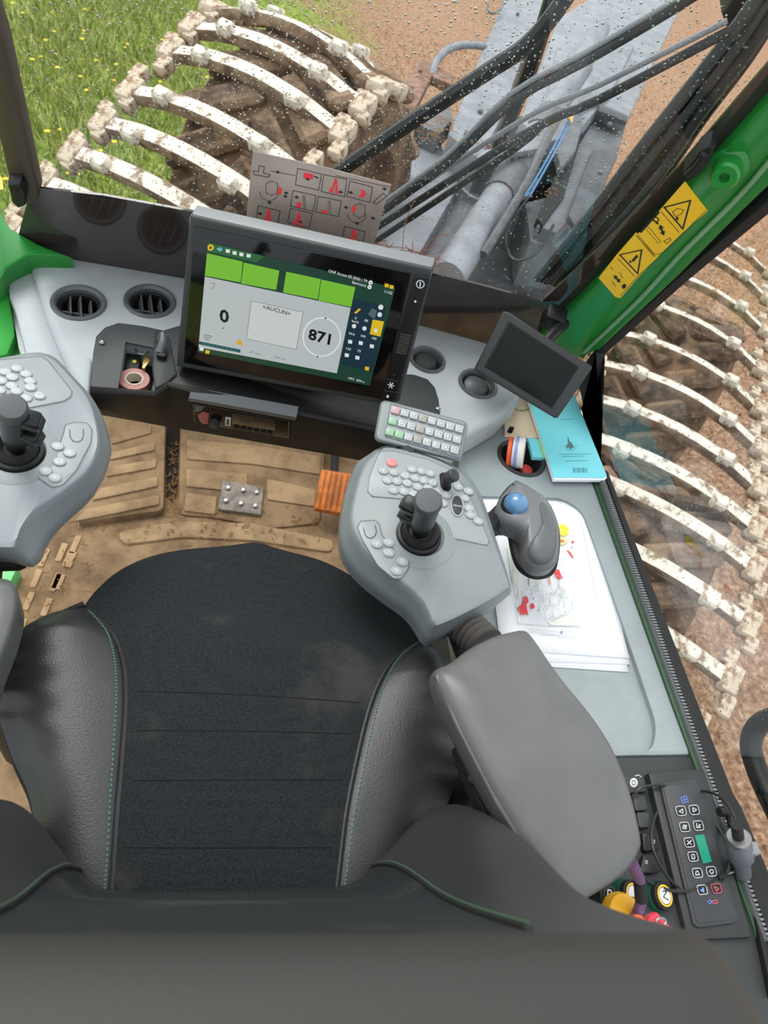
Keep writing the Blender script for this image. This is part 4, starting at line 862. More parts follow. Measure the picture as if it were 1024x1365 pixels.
# ------------------------------------------------------------------ control pods with joysticks and keys
dome = [(1.0, 0), (1.0, .55), (.93, .85), (.78, 1.0), (0, 1.0)]
def key_mesh(name, r, h, m, sx=1.0, glyph=None, seg=20):
    bm = lathe_bm([(r, 0), (r, h*.6), (r*.88, h*.92), (r*.7, h), (0, h)], seg=seg, sx=sx)
    for f in bm.faces: f.material_index = 0
    rng = random.Random(hash(name) % 1000 if False else len(name)+ord(name[-1]))
    def stroke(a, b, w=.00035):
        a = V((*a, 0)); b = V((*b, 0)); d = (b-a).normalized(); s_ = V((-d.y, d.x, 0))*w
        f = bm.faces.new([bm.verts.new(p+V((0, 0, h+.0003))) for p in (a-s_, b-s_, b+s_, a+s_)]); f.material_index = 1
    g = glyph
    k = r*.5
    if g == 0: stroke((-k, 0), (k, 0)); stroke((0, -k), (0, k))
    elif g == 1: stroke((-k, -k*.6), (0, k*.7)); stroke((0, k*.7), (k, -k*.6)); stroke((-k, -k*.6), (k, -k*.6))
    elif g == 2:
        for i in range(8): stroke((k*math.cos(i*PI/4), k*math.sin(i*PI/4)), (k*math.cos((i+1)*PI/4), k*math.sin((i+1)*PI/4)))
    elif g == 3: stroke((-k, k*.4), (k, k*.4)); stroke((-k, -k*.4), (k, -k*.4)); stroke((-k*.2, k*.8), (k*.2, -k*.8))
    elif g == 4: stroke((-k*.6, -k), (-k*.6, k)); stroke((-k*.6, k), (k*.7, 0)); stroke((k*.7, 0), (-k*.6, -k))
    o = obj(name, bm, [m, M_white]); me = o.data; bpy.data.objects.remove(o); return me
BT = [key_mesh('button_%s' % 'abcde'[i], .0064, .0028, M_btn, 1.18, i) for i in range(5)]
BTr = key_mesh('button_red', .0066, .003, mat('button_red', (226, 128, 130), .35), 1.1)
def buttons(px, P, parent, rot=0.0, sc=1.0):
    for i, (x, y) in enumerate(px):
        inst('button', BT[(i*3+i//4) % 5], parent, P.mat(P.on(x, y)) @ Matrix.Rotation(rot, 4, 'Z') @ Matrix.Scale(sc, 4))
def joystick(parent, P, base, top, rr, thumb, mirror=1, gr=.0156):
    """ring, rubber boot and leaning grip"""
    o = P.on(*base); ax = (P.on(*top, .115)-o); L_ = ax.length; ax.normalize()
    js = lathe('joystick', [(rr*.80, .002), (rr*.86, .007), (rr*.98, .006), (rr*1.02, .0), (rr*.98, -.004), (rr*.78, -.004)], o, P.n, M_black, parent, 40, cap=False)
    lathe('boot', [(rr*.82, .0), (rr*.80, .014), (rr*.70, .019), (rr*.60, .016), (rr*.50, .010), (rr*.36, .012), (rr*.30, .022), (0, .022)], o, P.n, M_blackm, js, 32)
    lathe('grip', [(gr*.55, .010), (gr*.62, .030), (gr*.86, .040), (gr*.93, .060), (gr*.97, L_-.012), (gr, L_-.008)], o, ax, M_gloss2, js, 32)
    lathe('grip_cap', [(gr*1.0, L_-.009), (gr*1.04, L_-.004), (gr*1.0, L_), (gr*.88, L_+.003), (0, L_+.0045)], o, ax, mat('cap_grey', (78, 80, 82), .5), js, 32)
    u, v, n = basis(ax, P.u)
    for (a, hgt) in thumb:
        p = o+n*(L_*hgt)+(u*math.cos(a)+v*math.sin(a))*gr*1.05; d = (u*math.cos(a)+v*math.sin(a)); w = n.cross(d)
        obj('thumb_block', box_bm((.022, .020, .018), .004, 2, None, Matrix(((d.x, w.x, n.x, p.x), (d.y, w.y, n.y, p.y), (d.z, w.z, n.z, p.z), (0, 0, 0, 1)))), M_gloss2, js)
        p2 = p+d*.010; obj('thumb_button', box_bm((.007, .015, .012), .002, 2, None, Matrix(((d.x, w.x, n.x, p2.x), (d.y, w.y, n.y, p2.y), (d.z, w.z, n.z, p2.z), (0, 0, 0, 1))) @ Matrix.Rotation(-.3, 4, 'Y')), M_char, js)
    return js
M_gloss2 = mat('grip_black', (18, 18, 19), 0.3, spec=.35)
# right pod
RPp = Pl(at(560, 715, .86), V((-.03, -.13, 1)), V((1, -.22, 0)))
rp = thing('control_pod', 'grey joystick pod with red-topped key cluster beside the keypad', 'control pod', RPp.on(560, 720, -.05))
z7 = zm(470, 520, 4.876)
top_r = [(497, 606), (508, 598), (523, 595), (575, 608), (610, 625), (628, 642), (640, 664), (657, 712), (679, 776), (676, 784), (640, 806), (590, 830), (578, 829), (568, 810), (552, 788), (524, 766), (496, 742), (476, 716), (468, 692), (472, 660), (484, 622)]
sil_r = [(490, 606), (505, 597), (523, 594), (577, 608), (614, 625), (632, 642), (644, 664), (660, 712), (681, 780), (676, 795), (640, 822), (588, 850), (570, 853), (556, 832), (540, 814), (512, 794), (482, 770), (459, 742), (452, 708), (459, 660), (474, 618)]
tp_ = cat([RPp.on(x, y) for x, y in top_r], 3); bt_ = cat([RPp.on(x, y, -.040) for x, y in sil_r], 3)
cN = len(tp_)
bm = bmesh.new(); cc = sum(tp_, V())/cN
rr_ = [[bm.verts.new(cc+(p-cc)*.96) for p in tp_], [bm.verts.new(p-RPp.n*.003) for p in tp_], [bm.verts.new((p+(q_-p)*.12)-RPp.n*.010) for p, q_ in zip(tp_, bt_)], [bm.verts.new(p+(q_-p)*.75) for p, q_ in zip(tp_, bt_)], [bm.verts.new(q_-RPp.n*.004) for q_ in bt_], [bm.verts.new(cc+(q_-cc)*.9-RPp.n*.03) for q_ in bt_]]
def close_rings(bm, R_):
    n = len(R_[0])
    for A, B in zip(R_, R_[1:]):
        for i in range(n): bm.faces.new((A[i], A[(i+1) % n], B[(i+1) % n], B[i]))
    bm.faces.new(R_[0]); bm.faces.new(R_[-1][::-1]); bmesh.ops.recalc_face_normals(bm, faces=bm.faces); return bm
rshell = obj('pod_shell', close_rings(bm, rr_), M_pod, rp, ang=50)
lo = [RPp.on(x, y, -.042)+(RPp.on(560, 720, -.042)-RPp.on(x, y, -.042))*.015 for x, y in sil_r]
prism('pod_base', cat(lo, 3), -RPp.n*.022, mat('pod_base_grey', (112, 118, 120), .5), rp, .004)
pan = slab('key_panel', cat([V((*p, 0)) for p in z7((178, 398), (260, 396), (480, 448), (640, 520), (720, 620), (795, 760), (888, 985), (868, 1008), (640, 958), (600, 915), (560, 800), (530, 745), (410, 712), (130, 690), (100, 660), (112, 560))], 2) and z7((178, 398), (260, 396), (480, 448), (640, 520), (720, 620), (795, 760), (890, 985), (872, 1008), (640, 958), (600, 915), (556, 800), (530, 745), (410, 712), (130, 690), (100, 660), (112, 560)), RPp, .003, M_podpanel, rp, .0008, h=.0012, r=.006)
outline(z7((178, 398), (260, 396), (480, 448), (640, 520), (720, 620), (795, 760), (890, 985), (872, 1008), (640, 958), (600, 915), (556, 800), (530, 745), (410, 712), (130, 690), (100, 660), (112, 560)), .8, RPp, mat('groove', (84, 88, 90), .6), rp, True, 'panel_groove', .0009)
cl = slab('key_panel', z7((55, 850), (150, 846), (175, 872), (190, 940), (262, 1030), (372, 1112), (362, 1160), (318, 1224), (268, 1224), (165, 1140), (62, 968), (32, 890)), RPp, .003, M_podpanel, rp, .0008, h=.0012, r=.006)
outline(z7((55, 850), (150, 846), (175, 872), (190, 940), (262, 1030), (372, 1112), (362, 1160), (318, 1224), (268, 1224), (165, 1140), (62, 968), (32, 890)), .8, RPp, MATS['groove'], rp, True, 'panel_groove', .0016)
outline(z7((72, 895), (80, 935), (98, 958), (122, 962), (148, 945), (156, 918), (148, 880)), .9, RPp, M_ink, rp, False, 'thumb_mark', .0020)
BPl = RPp.up(.0012)
inst('button', BTr, rp, BPl.mat(BPl.on(*z7((255, 475))[0])))
buttons(z7((200, 528), (268, 538), (385, 518), (447, 530), (505, 545), (225, 590), (287, 597), (343, 560), (405, 575), (462, 592), (520, 605), (265, 655), (332, 662), (355, 608), (423, 632), (490, 640), (395, 680), (548, 665), (608, 685), (585, 738), (685, 632), (752, 660), (728, 705), (755, 772), (765, 815), (815, 855)), BPl, rp, 0, .92)
buttons(z7((158, 1003), (235, 995), (235, 1060), (322, 1118), (285, 1178)), BPl, rp, 0, .98)
outline(z7(*[(235+34*math.cos(i*PI/8), 995+34*math.sin(i*PI/8)) for i in range(16)]), .8, BPl, mat('blue_print', (120, 150, 200), .5), rp, True, 'blue_mark', .0004)
ov = [(683+44*math.cos(a), 745+76*math.sin(a)+8*math.cos(a)) for a in [i*PI/12 for i in range(24)]]
rk = slab('rocker_ring', z7(*ov), BPl, .003, M_btn, rp, .001, h=.002)
slab('rocker', z7(*[(683+(x-683)*.76, 745+(y-745)*.80) for x, y in ov]), BPl, .003, M_char, rk, .001, h=.0035)
slab('rocker_split', z7((655, 742), (712, 752), (710, 762), (654, 752)), BPl, .0008, M_steel, rk, 0, h=.0040)
tg = slab('toggle_slot', z7((565, 540), (600, 530), (640, 565), (645, 640), (615, 662), (575, 630)), BPl, .003, M_hole, rp, .0008, h=.0016, r=.004)
tube('toggle_stalk', [BPl.on(*z7((605, 620))[0], .002), BPl.on(*z7((610, 590))[0], .012), BPl.on(*z7((622, 570))[0], .020)], .0060, M_black, tg, 14)
a_ = BPl.on(*z7((622, 572))[0], .019); b_ = BPl.on(*z7((655, 555))[0], .028)
lathe('toggle_knob', [(.006, 0), (.0085, .002), (.0088, .012), (.007, .014), (0, .014)], a_, b_-a_, M_char, tg, 14)
joystick(rp, RPp.up(.001), (558, 714), (571, 668), .0290, [(2.9, .70), (2.9, .44)])
# dish moulded round the joystick
lathe('joystick_dish', [(.0295, .0), (.031, .0026), (.040, .0020), (.047, .0004), (.047, -.002)], RPp.on(560, 714), RPp.n, M_pod, rp, 40, cap=False)

# left pod
LPp = Pl(at(60, 600, .86), V((.03, -.10, 1)), V((1, -.20, 0)))
lp = thing('control_pod', 'grey joystick pod at the left edge with round white-marked keys', 'control pod', LPp.on(20, 610, -.05))
z8 = lambda *pts: [(x/4.706, 470+y/4.706) for x, y in pts]
top_l = z8((-420, 130), (-200, 60), (0, 36), (200, 2), (290, 12), (350, 45), (450, 150), (545, 265), (600, 400), (622, 520), (612, 620), (540, 745), (380, 875), (250, 960), (170, 1050), (120, 1130), (88, 1205), (0, 1212), (-420, 1220))
sil_l = z8((-430, 130), (-200, 60), (0, 34), (200, 0), (300, 8), (375, 52), (470, 160), (568, 262), (645, 395), (692, 560), (690, 660), (610, 850), (405, 1045), (300, 1165), (245, 1285), (215, 1325), (180, 1335), (0, 1300), (-430, 1300))
tp_ = cat([LPp.on(x, y) for x, y in top_l], 3); bt_ = cat([LPp.on(x, y, -.040) for x, y in sil_l], 3); cc = sum(tp_, V())/len(tp_)
bm = bmesh.new()
rr_ = [[bm.verts.new(cc+(p-cc)*.965) for p in tp_], [bm.verts.new(p-LPp.n*.003) for p in tp_], [bm.verts.new((p+(q_-p)*.12)-LPp.n*.010) for p, q_ in zip(tp_, bt_)], [bm.verts.new(p+(q_-p)*.75) for p, q_ in zip(tp_, bt_)], [bm.verts.new(q_-LPp.n*.004) for q_ in bt_], [bm.verts.new(cc+(q_-cc)*.9-LPp.n*.03) for q_ in bt_]]
obj('pod_shell', close_rings(bm, rr_), mat('pod_grey_left', (140, 146, 150), .42, bump=.12, bs=900, bd=.0004), lp, ang=50)
pn = z8((-300, 70), (255, 22), (300, 48), (335, 92), (452, 240), (445, 275), (405, 302), (170, 348), (-300, 420))
slab('key_panel', pn, LPp, .003, M_podpanel, lp, .0008, h=.0012, r=.006); outline(pn, .8, LPp, MATS['groove'], lp, True, 'panel_groove', .0016)
pn = z8((410, 452), (470, 436), (545, 440), (578, 480), (570, 565), (480, 735), (395, 830), (330, 846), (240, 785), (225, 735), (300, 650), (380, 560), (400, 500))
slab('key_panel', pn, LPp, .003, M_podpanel, lp, .0008, h=.0012, r=.006); outline(pn, .8, LPp, MATS['groove'], lp, True, 'panel_groove', .0016)
outline(z8((437, 480), (440, 530), (460, 555), (490, 560), (515, 545), (523, 520), (523, 480)), .9, LPp, M_ink, lp, False, 'thumb_mark', .0020)
BL2 = LPp.up(.0012)
buttons(z8((35, 125), (108, 103), (10, 180), (78, 158), (165, 138), (75, 212), (190, 182), (193, 222), (105, 245), (165, 290), (250, 275), (0, 240), (-60, 150), (-80, 200), (363, 592), (438, 634), (375, 688), (287, 747), (345, 790)), BL2, lp, 0, .98)
outline(z8((408, 778), (452, 745)), 1, LPp, M_btn, lp, False, 'print_line', .002)
joystick(lp, LPp.up(.001), (24, 604), (15, 543), .0285, [(.10, .84), (-.05, .58)])
lathe('joystick_dish', [(.029, .0), (.031, .0026), (.040, .0020), (.046, .0004), (.046, -.002)], LPp.on(24, 604), LPp.n, M_pod, lp, 40, cap=False)
pillow('pod_socket', [LPp.on(x, y, -.046) for x, y in z8((-100, 1250), (60, 1245), (155, 1318), (110, 1338), (-100, 1345))], -LPp.n, [(1, 0), (1, .012)], M_blackm, lp)

# keypad
KPp = Pl(at(560, 575, .88), V((-.05, -.32, 1)), V((1, -.24, 0)))
ky = thing('keypad', 'grey keypad of twenty-four square keys above the right joystick pod', 'keypad', KPp.on(560, 580, -.02))
kout = rnd([V((*p, 0)) for p in z7((192, 66), (750, 212), (700, 455), (146, 320))], 9)
sil = rnd([V((*p, 0)) for p in z7((185, 60), (755, 208), (706, 472), (136, 330))], 9)
A = [KPp.on(p.x, p.y) for p in kout]; B = [KPp.on(p.x, p.y, -.014) for p in sil]
prism('keypad_body', A, None, M_pod, ky, .004, 3, bottom=B)
fr_ = z7((250, 92), (732, 228), (690, 438), (212, 300)); slab('key_field', fr_, KPp, .002, M_podpanel, ky, .0004, h=.0006, r=.004); outline(fr_, .9, KPp, MATS['groove'], ky, True, 'field_groove', .0009)
def sq_key(name, m, var):
    bm = box_bm((.0150, .0145, .005), .0018, 2)
    for f in bm.faces: f.material_index = 0
    def st_(a, b, w=.0005):
        a = V((*a, .00265)); b = V((*b, .00265)); d = (b-a).normalized(); s_ = V((-d.y, d.x, 0))*w; f = bm.faces.new([bm.verts.new(p) for p in (a-s_, b-s_, b+s_, a+s_)]); f.material_index = 1
    e = .0052
    for a, b in (((-e, -e), (e, -e)), ((e, -e), (e, e)), ((e, e), (-e, e)), ((-e, e), (-e, -e))):
        if var: st_(a, b, .0004)
    k = .0028
    if var == 1: st_((-k, -k), (0, k)); st_((0, k), (k, -k)); st_((-k*.5, -k*.2), (k*.5, -k*.2))
    if var == 2: st_((-k, k), (-k, -k)); st_((-k, k), (k, 0)); st_((k, 0), (-k, -k))
    if var == 3: st_((-k, k), (k, k)); st_((k, k), (-k, 0)); st_((-k, 0), (k, -k))
    if var == 4: st_((0, k), (0, -k)); st_((-k, 0), (k, 0))
    o = obj(name, bm, [m, M_white]); me = o.data; bpy.data.objects.remove(o); return me
kk = [sq_key('key_%d' % v, mat('key_grey', (152, 158, 159), .35), v) for v in (1, 2, 3, 4)]
kc = {'p': sq_key('key_pink', mat('key_pink', (184, 150, 155), .35), 0), 'g': sq_key('key_green', mat('key_green', (140, 176, 146), .35), 0), 'b': sq_key('key_beige', mat('key_beige', (150, 147, 140), .35), 0)}
TL, TR, BLk, BR = V((280, 133, 0)), V((692, 255, 0)), V((243, 273, 0)), V((662, 392, 0))
for r_ in range(3):
    for c_ in range(8):
        f, g_ = c_/7, r_/2; p = (TL*(1-f)+TR*f)*(1-g_)+(BLk*(1-f)+BR*f)*g_; x, y = z7((p.x, p.y))[0]
        me = kc['p'] if (r_, c_) == (0, 0) else kc['g'] if (r_, c_) in ((1, 0), (2, 0), (2, 1)) else kc['b'] if c_ == 3 else kk[(r_*5+c_*3) % 4]
        inst('key', me, ky, KPp.mat(KPp.on(x, y, .0022)) @ Matrix.Rotation(0.02, 4, 'Z') @ Matrix.Scale(.80, 4))
tube('keypad_arm', [KPp.on(540, 598, -.016), RPp.on(545, 612, -.012)], .012, M_char, ky, 10, 1)

# trackball
TBp = Pl(at(700, 700, .79), V((-.12, -.10, 1)), V((1, -.2, 0)))
z9 = zm(640, 640, 4.655)
tb = thing('trackball_mouse', 'dark grey trackball mouse with a blue ball held over the map papers', 'trackball', TBp.on(700, 700, -.02))
body = cat([TBp.on(x, y) for x, y in z9((180, 40), (205, 12), (240, 8), (330, 62), (400, 110), (462, 210), (494, 320), (490, 470), (455, 535), (380, 555), (310, 530), (272, 460), (268, 370), (225, 325), (150, 290), (105, 240), (98, 180), (128, 105))], 4)
M_tb = mat('trackball_grey', (112, 114, 118), .38); M_tb2 = mat('trackball_dark', (92, 95, 98), .42)
basep = cat([TBp.on(x, y, -.020) for x, y in z9((170, 40), (210, 5), (250, 5), (420, 120), (500, 310), (486, 520), (440, 580), (350, 592), (270, 555), (222, 490), (195, 390), (178, 320), (110, 260), (95, 190), (125, 100))], 4)
prism('mouse_base', basep, -TBp.n*.012, M_blackm, tb, .004)
pillow('mouse_body', body, TBp.n, [(1.0, -.020), (1.0, -.004), (.97, .003), (.88, .010), (.72, .0155), (.5, .0185), (.25, .0195), (0, .0197)], M_tb, tb, ang=60)
wing = cat([TBp.on(x, y, .009) for x, y in z9((350, 110), (410, 150), (455, 230), (476, 330), (468, 450), (430, 510), (360, 520), (305, 480), (290, 420), (330, 350), (365, 270), (370, 190))], 4)
pillow('palm_rest', wing, TBp.n, [(1.0, -.008), (.97, .002), (.85, .0075), (.6, .0115), (.3, .013), (0, .0133)], M_tb2, tb, ang=60)
bc = TBp.on(*z9((214, 172))[0], .008)
lathe('ball_socket', [(.0215, .0), (.0215, .012), (.0195, .0140), (.0185, .010)], bc-TBp.n*.004, TBp.n, M_black, tb, 32, cap=False)
lathe('ball', [(0, -.0190)]+[(.0190*math.cos(a), .0190*math.sin(a)) for a in [(-.5+i/16)*PI for i in range(1, 16)]]+[(0, .0190)], bc+TBp.n*.007, TBp.n, mat('ball_blue', (88, 134, 176), .18, coat=.6), tb, 36)
slab('scroll_button', z9((205, 15), (240, 8), (330, 68), (318, 100), (250, 60)), TBp, .010, M_tb2, tb, .002, h=.012)
slab('scroll_wheel', z9((262, 40), (285, 55), (276, 72), (254, 58)), TBp, .006, M_black, tb, .0015, h=.016)
prism('mouse_bracket', [TBp.on(x, y, -.022) for x, y in z9((50, 200), (100, 150), (180, 200), (190, 300), (130, 300), (75, 328), (55, 270))], -TBp.n*.02, M_black, tb, .003)
tube('bracket_arm', [TBp.on(*z9((90, 240))[0], -.032), RPp.on(640, 712, -.035)], .014, M_black, tb, 10, 1)

# armrest (right)
AP = Pl(at(700, 1000, .85), V((.02, -.05, 1)), V((1, 0, 0)))
z10 = zm(560, 820, 3.012)
ar = thing('armrest', 'long grey rubber armrest pad beside the seat and the air panel', 'armrest', AP.on(700, 1020, -.06))
aout = cat([AP.on(x, y) for x, y in z10((58, 235), (130, 182), (210, 122), (300, 78), (370, 58), (418, 53), (448, 78), (560, 240), (690, 400), (785, 550), (852, 720), (893, 890), (888, 950), (845, 1020), (760, 1085), (660, 1145), (600, 1158), (550, 1135), (500, 1062), (400, 905), (300, 742), (215, 580), (140, 430))], 4)
pillow('armrest_pad', aout, AP.n, [(.97, -.030), (1.0, -.022), (1.0, -.008), (.985, -.002), (.95, .003), (.88, .007), (.7, .011), (.4, .0135), (0, .014)], M_rubber, ar, ang=70)
prism('pad_ridge', [AP.on(x, y, .0005) for x, y in z10((60, 240), (128, 186), (220, 430), (340, 700), (540, 1090), (500, 1060), (300, 745), (140, 432))], -AP.n*.014, M_rubber, ar, .006, 3)
pb = prism('armrest_bracket', [AP.on(x, y, -.05) for x, y in z10((150, 520), (175, 515), (330, 780), (320, 935), (290, 880), (160, 570))], -AP.n*.02, M_blackm, ar, .003)
for x, y in ((172, 555), (215, 660)): lathe('bolt', [(.007, 0), (.007, .004), (.004, .006), (0, .005)], AP.on(*z10((x, y))[0], -.05), AP.n, M_char, pb, 12)
bl0, bl1 = RPp.on(618, 832, -.050), AP.on(652, 866, -.040)
d = (bl1-bl0); pr_ = []
for i in range(6): pr_ += [(.016, d.length*i/6), (.025, d.length*(i+.5)/6)]
lathe('bellows', pr_, bl0-d*.05, d, mat('bellows', (98, 94, 90), .6), ar, 28, ang=20)
tube('pod_arm', [AP.on(640, 900, -.06), RPp.on(600, 800, -.075), RPp.on(570, 730, -.065)], .02, M_black, ar, 12)
tube('armrest_post', [AP.on(645, 1040, -.10), AP.on(645, 1040, -.10)+V((0, .0, -.25))], .022, M_black, ar, 14, 1)
# left armrest, only its inner end shows
al = thing('armrest', 'black armrest pad cut by the photo edge left of the seat', 'armrest', at(0, 830, .80))
AL = Pl(at(0, 830, .83), V((0, 0, 1)))
pillow('armrest_pad', cat([AL.on(x, y) for x, y in [(-70, 765), (0, 769), (17, 775), (24, 792), (22, 815), (12, 850), (-4, 890), (-30, 960), (-90, 960)]], 4), AL.n, [(.98, -.04), (1, -.03), (1, -.008), (.97, 0), (.8, .004), (0, .005)], M_rubber, al, ang=70)
tube('pod_arm', [AL.on(-30, 880, -.05), LPp.on(-20, 740, -.075), LPp.on(0, 640, -.065)], .02, M_black, al, 12)
tube('armrest_post', [AL.on(-40, 860, -.03), AL.on(-40, 860, -.05)+V((0, .0, -.30))], .022, M_black, al, 14, 1)

# ------------------------------------------------------------------ side console
co = thing('side_console', 'grey side console tray under the side window', 'console', at(800, 900, .60))
deck = prism('console_top', [CS.on(x, y) for x, y in [(614, 592), (664, 560), (690, 528), (760, 500), (780, 605), (790, 640), (899, 943), (924, 1006), (690, 1010), (640, 900), (620, 800), (600, 700)]], V((0, 0, -.10)), M_console, co, .006)
prism('console_body', [V((x, y, .575)) for x, y in ((.44, -.12), (.66, -.12), (.66, .95), (.44, .95))], V((0, 0, -.575)), M_char, co, .01)
tray = rnd([CS.on(x, y, .02) for x, y in [(600, 650), (757, 654), (784, 672), (836, 815), (886, 960), (880, 996), (690, 996), (640, 900)]], .035, 6)
cup = lathe_bm([(.0445, -.085), (.0445, .03)], CS.on(695, 611), V((0, 0, 1)), 36)
cut(deck, [prism_bm(tray, V((0, 0, -.030)))])
cut(deck, [cup])
def cring(r0, r1): return [(r0, -.05), (r0, -.001), (r0*1.03, .003), (r1*.97, .003), (r1, .0), (r1, -.002)]
cr_ = .0455
ch = lathe('cup_holder', [(cr_*.80, -.07), (cr_*.84, -.01), (cr_*.88, .002), (cr_*1.0, .005), (cr_*1.06, .002), (cr_*1.06, -.002), (cr_*.97, -.003)], CS.on(695, 611), V((0, 0, 1)), M_char, co, 40, cap=False)
lathe('cup_floor', [(cr_*.9, -.072), (0, -.072)], CS.on(695, 611), V((0, 0, 1)), M_hole, ch, 24)
lathe('button_dot', [(.002, 0), (.002, .001), (0, .001)], CS.on(661, 570), V((0, 0, 1)), M_char, co, 8)
prism('console_rear', [CS.on(x, y, -.001) for x, y in [(690, 1011), (925, 1007), (938, 1042), (1060, 1290), (1060, 1420), (700, 1420), (640, 1200)]], V((0, 0, -.08)), M_char, co, .004)
prism('console_wall', [CS.on(x, y, .008) for x, y in [(968, 1040), (990, 1075), (1075, 1280), (1075, 1330), (1030, 1330)]], V((0, 0, -.03)), M_black, co, .004)

# papers on the tray
TY = flat(.6605)
def sheet(name, px, h, label, bulge=.0):
    P = TY.up(h); c4 = [P.on(x, y) for x, y in px]
    bm = grid_bm(lambda u, v: (c4[0]*(1-u)+c4[1]*u)*(1-v)+(c4[3]*(1-u)+c4[2]*u)*v+V((0, 0, bulge*(math.sin(v*PI)*.4+max(0, v-.85)*5*u*.6))), 8, 10)
    o = obj(name, bm, M_paper); m = o.modifiers.new('s', 'SOLIDIFY'); m.thickness = .0004; m.offset = 1
    return tag(o, label, 'paper', 'papers on the console tray'), P
sheet('paper_sheet', [(650, 660), (790, 676), (838, 896), (690, 886)], .001, 'white sheet lowest in the paper pile, showing at its bottom edge')
sheet('paper_sheet', [(648, 655), (792, 674), (840, 886), (672, 880)], .0022, 'white sheet in the middle of the paper pile under the map')
mp, PPm = sheet('map_sheet', [(641, 656), (788, 671), (839, 878), (668, 866)], .0036, 'white printed map sheet with red and yellow patches, on top of the papers', .002)
z11 = zm(640, 640, 4.655); HM = .0030
M_mr = mat('map_red', (232, 76, 78), .8); M_my = mat('map_yellow', (244, 226, 60), .8); M_ml = mat('map_line', (184, 190, 186), .8); M_mg = mat('map_green', (234, 239, 228), .8)
def mdec(nm, px, m, h=HM): return decal(nm, z11(*px), PPm, m, mp, h)
mdec('red_patch', [(232, 792), (262, 770), (272, 722), (292, 720), (302, 750), (288, 775), (300, 838), (280, 830), (255, 836)], M_mr); mdec('red_patch', [(315, 768), (330, 762), (342, 785), (328, 800), (316, 795)], M_mr)
mdec('red_patch', [(460, 572), (475, 552), (492, 556), (500, 580), (516, 605), (490, 614), (472, 598)], M_mr); mdec('red_patch', [(498, 372), (518, 370), (525, 384), (500, 388)], mat('map_brown', (206, 120, 70), .8)); mdec('red_patch', [(535, 432), (556, 440), (582, 478), (574, 482), (550, 448)], M_mr); mdec('red_patch', [(565, 380), (584, 374), (582, 390), (570, 388)], M_mr)
mdec('red_patch', [(425, 600), (436, 598), (442, 645), (430, 648)], mat('map_pink', (240, 176, 170), .8))
mdec('yellow_patch', [(488, 285), (520, 268), (548, 300), (552, 330), (520, 350), (490, 335)], M_my); mdec('yellow_patch', [(486, 350), (520, 356), (545, 380), (520, 402), (484, 400)], mat('map_pale_yellow', (246, 220, 130), .8), HM-.0002)
for b in ([(170, 420), (230, 430), (245, 640), (205, 650)], [(300, 590), (380, 600), (360, 650), (310, 660)], [(420, 880), (560, 830), (640, 860), (620, 905), (440, 900)], [(240, 690), (262, 690), (250, 730), (230, 740)]): mdec('green_patch', b, M_mg, HM-.0003)
outline(z11((172, 270), (630, 255), (755, 930), (235, 890)), .7, PPm, M_ml, mp, True, 'map_border', HM)
random.seed(31)
bm = bmesh.new()
for k_ in range(90):
    x, y = random.uniform(200, 620), random.uniform(300, 860); a = random.uniform(0, 6.3); pts = []
    for i in range(16):
        a += random.gauss(0, .35); x += 14*math.cos(a); y += 14*math.sin(a)
        xa = 172+(y-270)*.095; xb = 630+(y-255)*.18
        if not (xa+6 < x < xb-6 and 285 < y < 890): break
        pts.append(PPm.on(*z11((x, y))[0], HM+.0001))
    for p, q_ in zip(pts, pts[1:]):
        d = (q_-p).normalized(); s_ = V((-d.y, d.x, 0))*.00022; bm.faces.new([bm.verts.new(w) for w in (p-s_, q_-s_, q_+s_, p+s_)])
for k_ in range(120):
    f, g_ = random.random(), random.random(); x = 560+g_*100+f*90*(1) ; y = 330+g_*540; x = min(x, 625+(y-255)*.18)
    p = PPm.on(*z11((x, y))[0], HM+.0001); d = V((random.gauss(0, 1), random.gauss(0, 1), 0)).normalized()*.002; s_ = V((-d.y, d.x, 0))*.12; bm.faces.new([bm.verts.new(w) for w in (p-s_, p+d-s_, p+d+s_, p+s_)])
for f in bm.faces: f.normal_update(); (f.normal.z < 0) and f.normal_flip()
o = obj('contour_lines', bm, M_ml, mp, smooth=False); o['kind'] = 'stuff'
for x, y in ((332, 735), (365, 806), (572, 415)): mdec('blue_dot', [(x-4, y-4), (x+4, y-4), (x+4, y+4), (x-4, y+4)], mat('map_blue', (110, 140, 180), .8))
for y0, x0, x1 in ((935, 300, 490), (952, 310, 470), (968, 380, 740), (948, 530, 770), (985, 480, 735)): outline(z11((x0, y0-12), (x1, y0+6)), .7, PPm, mat('map_text', (190, 192, 198), .8), mp, False, 'print_line', HM+.0002)
mdec('print_mark', [(500, 936), (514, 936), (514, 950), (500, 950)], mat('map_stamp', (140, 150, 190), .8))

